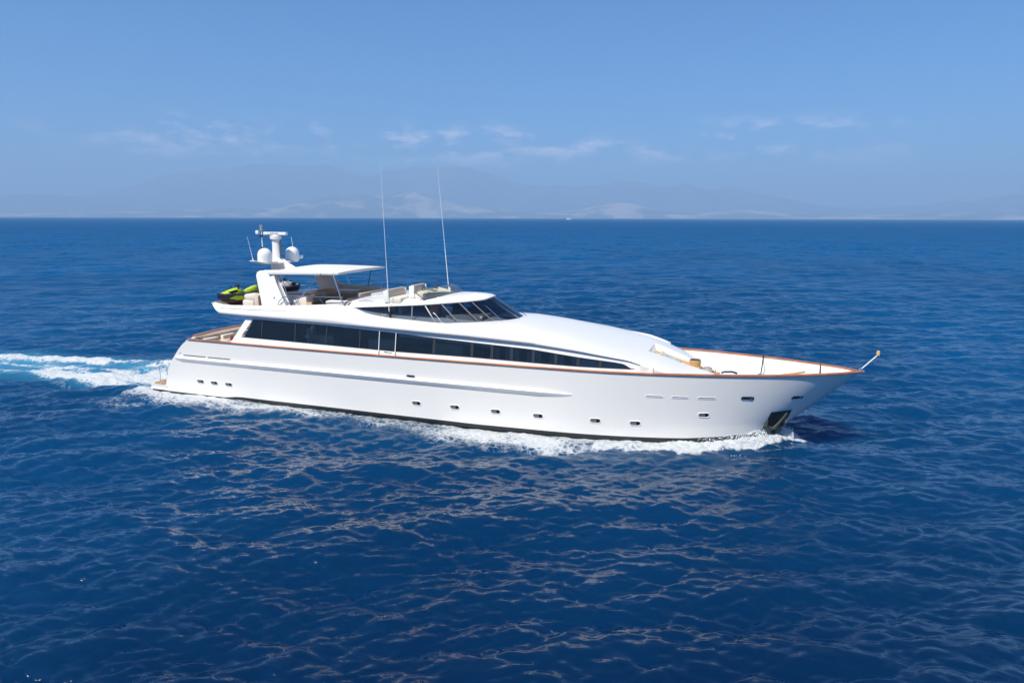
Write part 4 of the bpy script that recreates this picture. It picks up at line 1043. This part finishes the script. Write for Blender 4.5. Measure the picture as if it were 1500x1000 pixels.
# longer chop carried by the shading where the mesh gets coarse
fa = N(t, 'ShaderNodeMapRange', interpolation_type='SMOOTHSTEP'); setin(fa, From_Min=60., From_Max=330.); lk_(rn.outputs['Value'], fa.inputs[0])
lg = math_('LOGARITHM', rn.outputs['Value'], 10.)
ro = N(t, 'ShaderNodeMapRange'); setin(ro, From_Min=1.5, From_Max=2.9, To_Min=.06, To_Max=.5); lk_(lg, ro.inputs[0]); lk_(ro.outputs[0], p.inputs['Roughness'])
sl0 = N(t, 'ShaderNodeMapRange'); setin(sl0, From_Min=1.5, From_Max=2.1, To_Min=.75, To_Max=.05); lk_(lg, sl0.inputs[0]); lk_(sl0.outputs[0], p.inputs['Specular IOR Level'])
far = vadd(vadd(slope(.55, 4, 1.5, (.9, 1.1, 1)), slope(.13, 4, 1.0, (.9, 1.1, 1))), slope(.03, 4, .8, (.8, 1.2, 1)))
fs_ = N(t, 'ShaderNodeVectorMath', operation='SCALE'); lk_(far, fs_.inputs[0]); lk_(fa.outputs[0], fs_.inputs['Scale'])
nrm = N(t, 'ShaderNodeVectorMath', operation='NORMALIZE'); lk_(vadd(vadd(geo.outputs['Normal'], sl_), fs_.outputs[0]), nrm.inputs[0])
lk_(nrm.outputs[0], p.inputs['Normal'])
fo_ = N(t, 'ShaderNodeBsdfPrincipled'); fo_.inputs['Base Color'].default_value = (.70, .73, .75, 1); setin(fo_, Roughness=.85)
fb_ = N(t, 'ShaderNodeBump'); setin(fb_, Strength=1.0, Distance=.25); lk_(nn, fb_.inputs['Height']); lk_(fb_.outputs[0], fo_.inputs['Normal'])
mxs = N(t, 'ShaderNodeMixShader'); lk_(foamfac, mxs.inputs[0]); lk_(p.outputs[0], mxs.inputs[1]); lk_(fo_.outputs[0], mxs.inputs[2])
lk_(mxs.outputs[0], t.nodes['Material Output'].inputs['Surface'])
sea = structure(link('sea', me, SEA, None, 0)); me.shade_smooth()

# bow spray: thousands of small droplets thrown along the bow wave, one uncountable mass
WHITEF = mat('spray_white', (.84, .87, .89), .6)
n = 5200
xs_ = 32.4-np.abs(rng.normal(0, 1.7, n)); sgn = np.where(rng.random(n) < .8, -1, 1)
yy_ = np.interp(xs_, xt, ht)*(xs_ < 31.5)
Wd = np.interp(xs_, [24, 28, 31, 32.4], [1.4, 1.3, 1.2, .7])
off = np.clip(np.abs(rng.normal(.55, .32, n)), .22, None)*Wd
hz = np.interp(xs_, [24, 28, 30, 31.3, 32.4], [.18, .34, .48, .55, .3])*np.exp(-((off/Wd-.4)/.5)**2)
zz_ = hz*rng.random(n)**.8*1.35+.05
sz = (.006+.022*rng.random(n)**3)*np.interp(xs_, [26.5, 29.5], [.35, 1])
oct_v = np.array([(1, 0, 0), (-1, 0, 0), (0, 1, 0), (0, -1, 0), (0, 0, 1), (0, 0, -1)], float)
oct_f = [(0, 2, 4), (2, 1, 4), (1, 3, 4), (3, 0, 4), (2, 0, 5), (1, 2, 5), (3, 1, 5), (0, 3, 5)]
vv = []; ff = []
for i in range(n):
    q = oct_v*sz[i]*(1+.5*rng.random(3)); b = len(vv)
    vv += (q+np.array([xs_[i], sgn[i]*(yy_[i]+off[i]), zz_[i]])).tolist(); ff += [tuple(k+b for k in f_) for f_ in oct_f]
me2 = bpy.data.meshes.new('spray'); me2.from_pydata(vv, [], ff); me2.update()
spo_ = link('spray', me2, WHITEF, None, 0); tag(spo_, 'white spray thrown up where the bow cuts the water', 'spray', kind='stuff')

# ------------------------------------------------------------------ haze
S = 36000
hv = [(CAM.x+x*S, CAM.y+y*S, z) for x, y in ((-1, -1), (1, -1), (1, 1), (-1, 1)) for z in (-1.9, 1600)]
me3 = bpy.data.meshes.new('haze'); me3.from_pydata(hv, [], [(6, 4, 2, 0), (3, 5, 7, 1), (2, 3, 1, 0), (4, 5, 3, 2), (6, 7, 5, 4), (0, 1, 7, 6)]); me3.update()
HZ = bpy.data.materials.new('haze_air'); HZ.use_nodes = True; t = HZ.node_tree; t.nodes.clear()
pv = N(t, 'ShaderNodeVolumePrincipled'); pv.inputs['Color'].default_value = (.44, .625, .82, 1); pv.inputs['Density'].default_value = 1.14e-4; pv.inputs['Anisotropy'].default_value = 0.0
oo = N(t, 'ShaderNodeOutputMaterial'); t.links.new(pv.outputs[0], oo.inputs['Volume'])
hz_o = link('haze', me3, HZ, None, 0); hz_o['kind'] = 'stuff'; hz_o['label'] = 'pale blue summer haze over the sea'
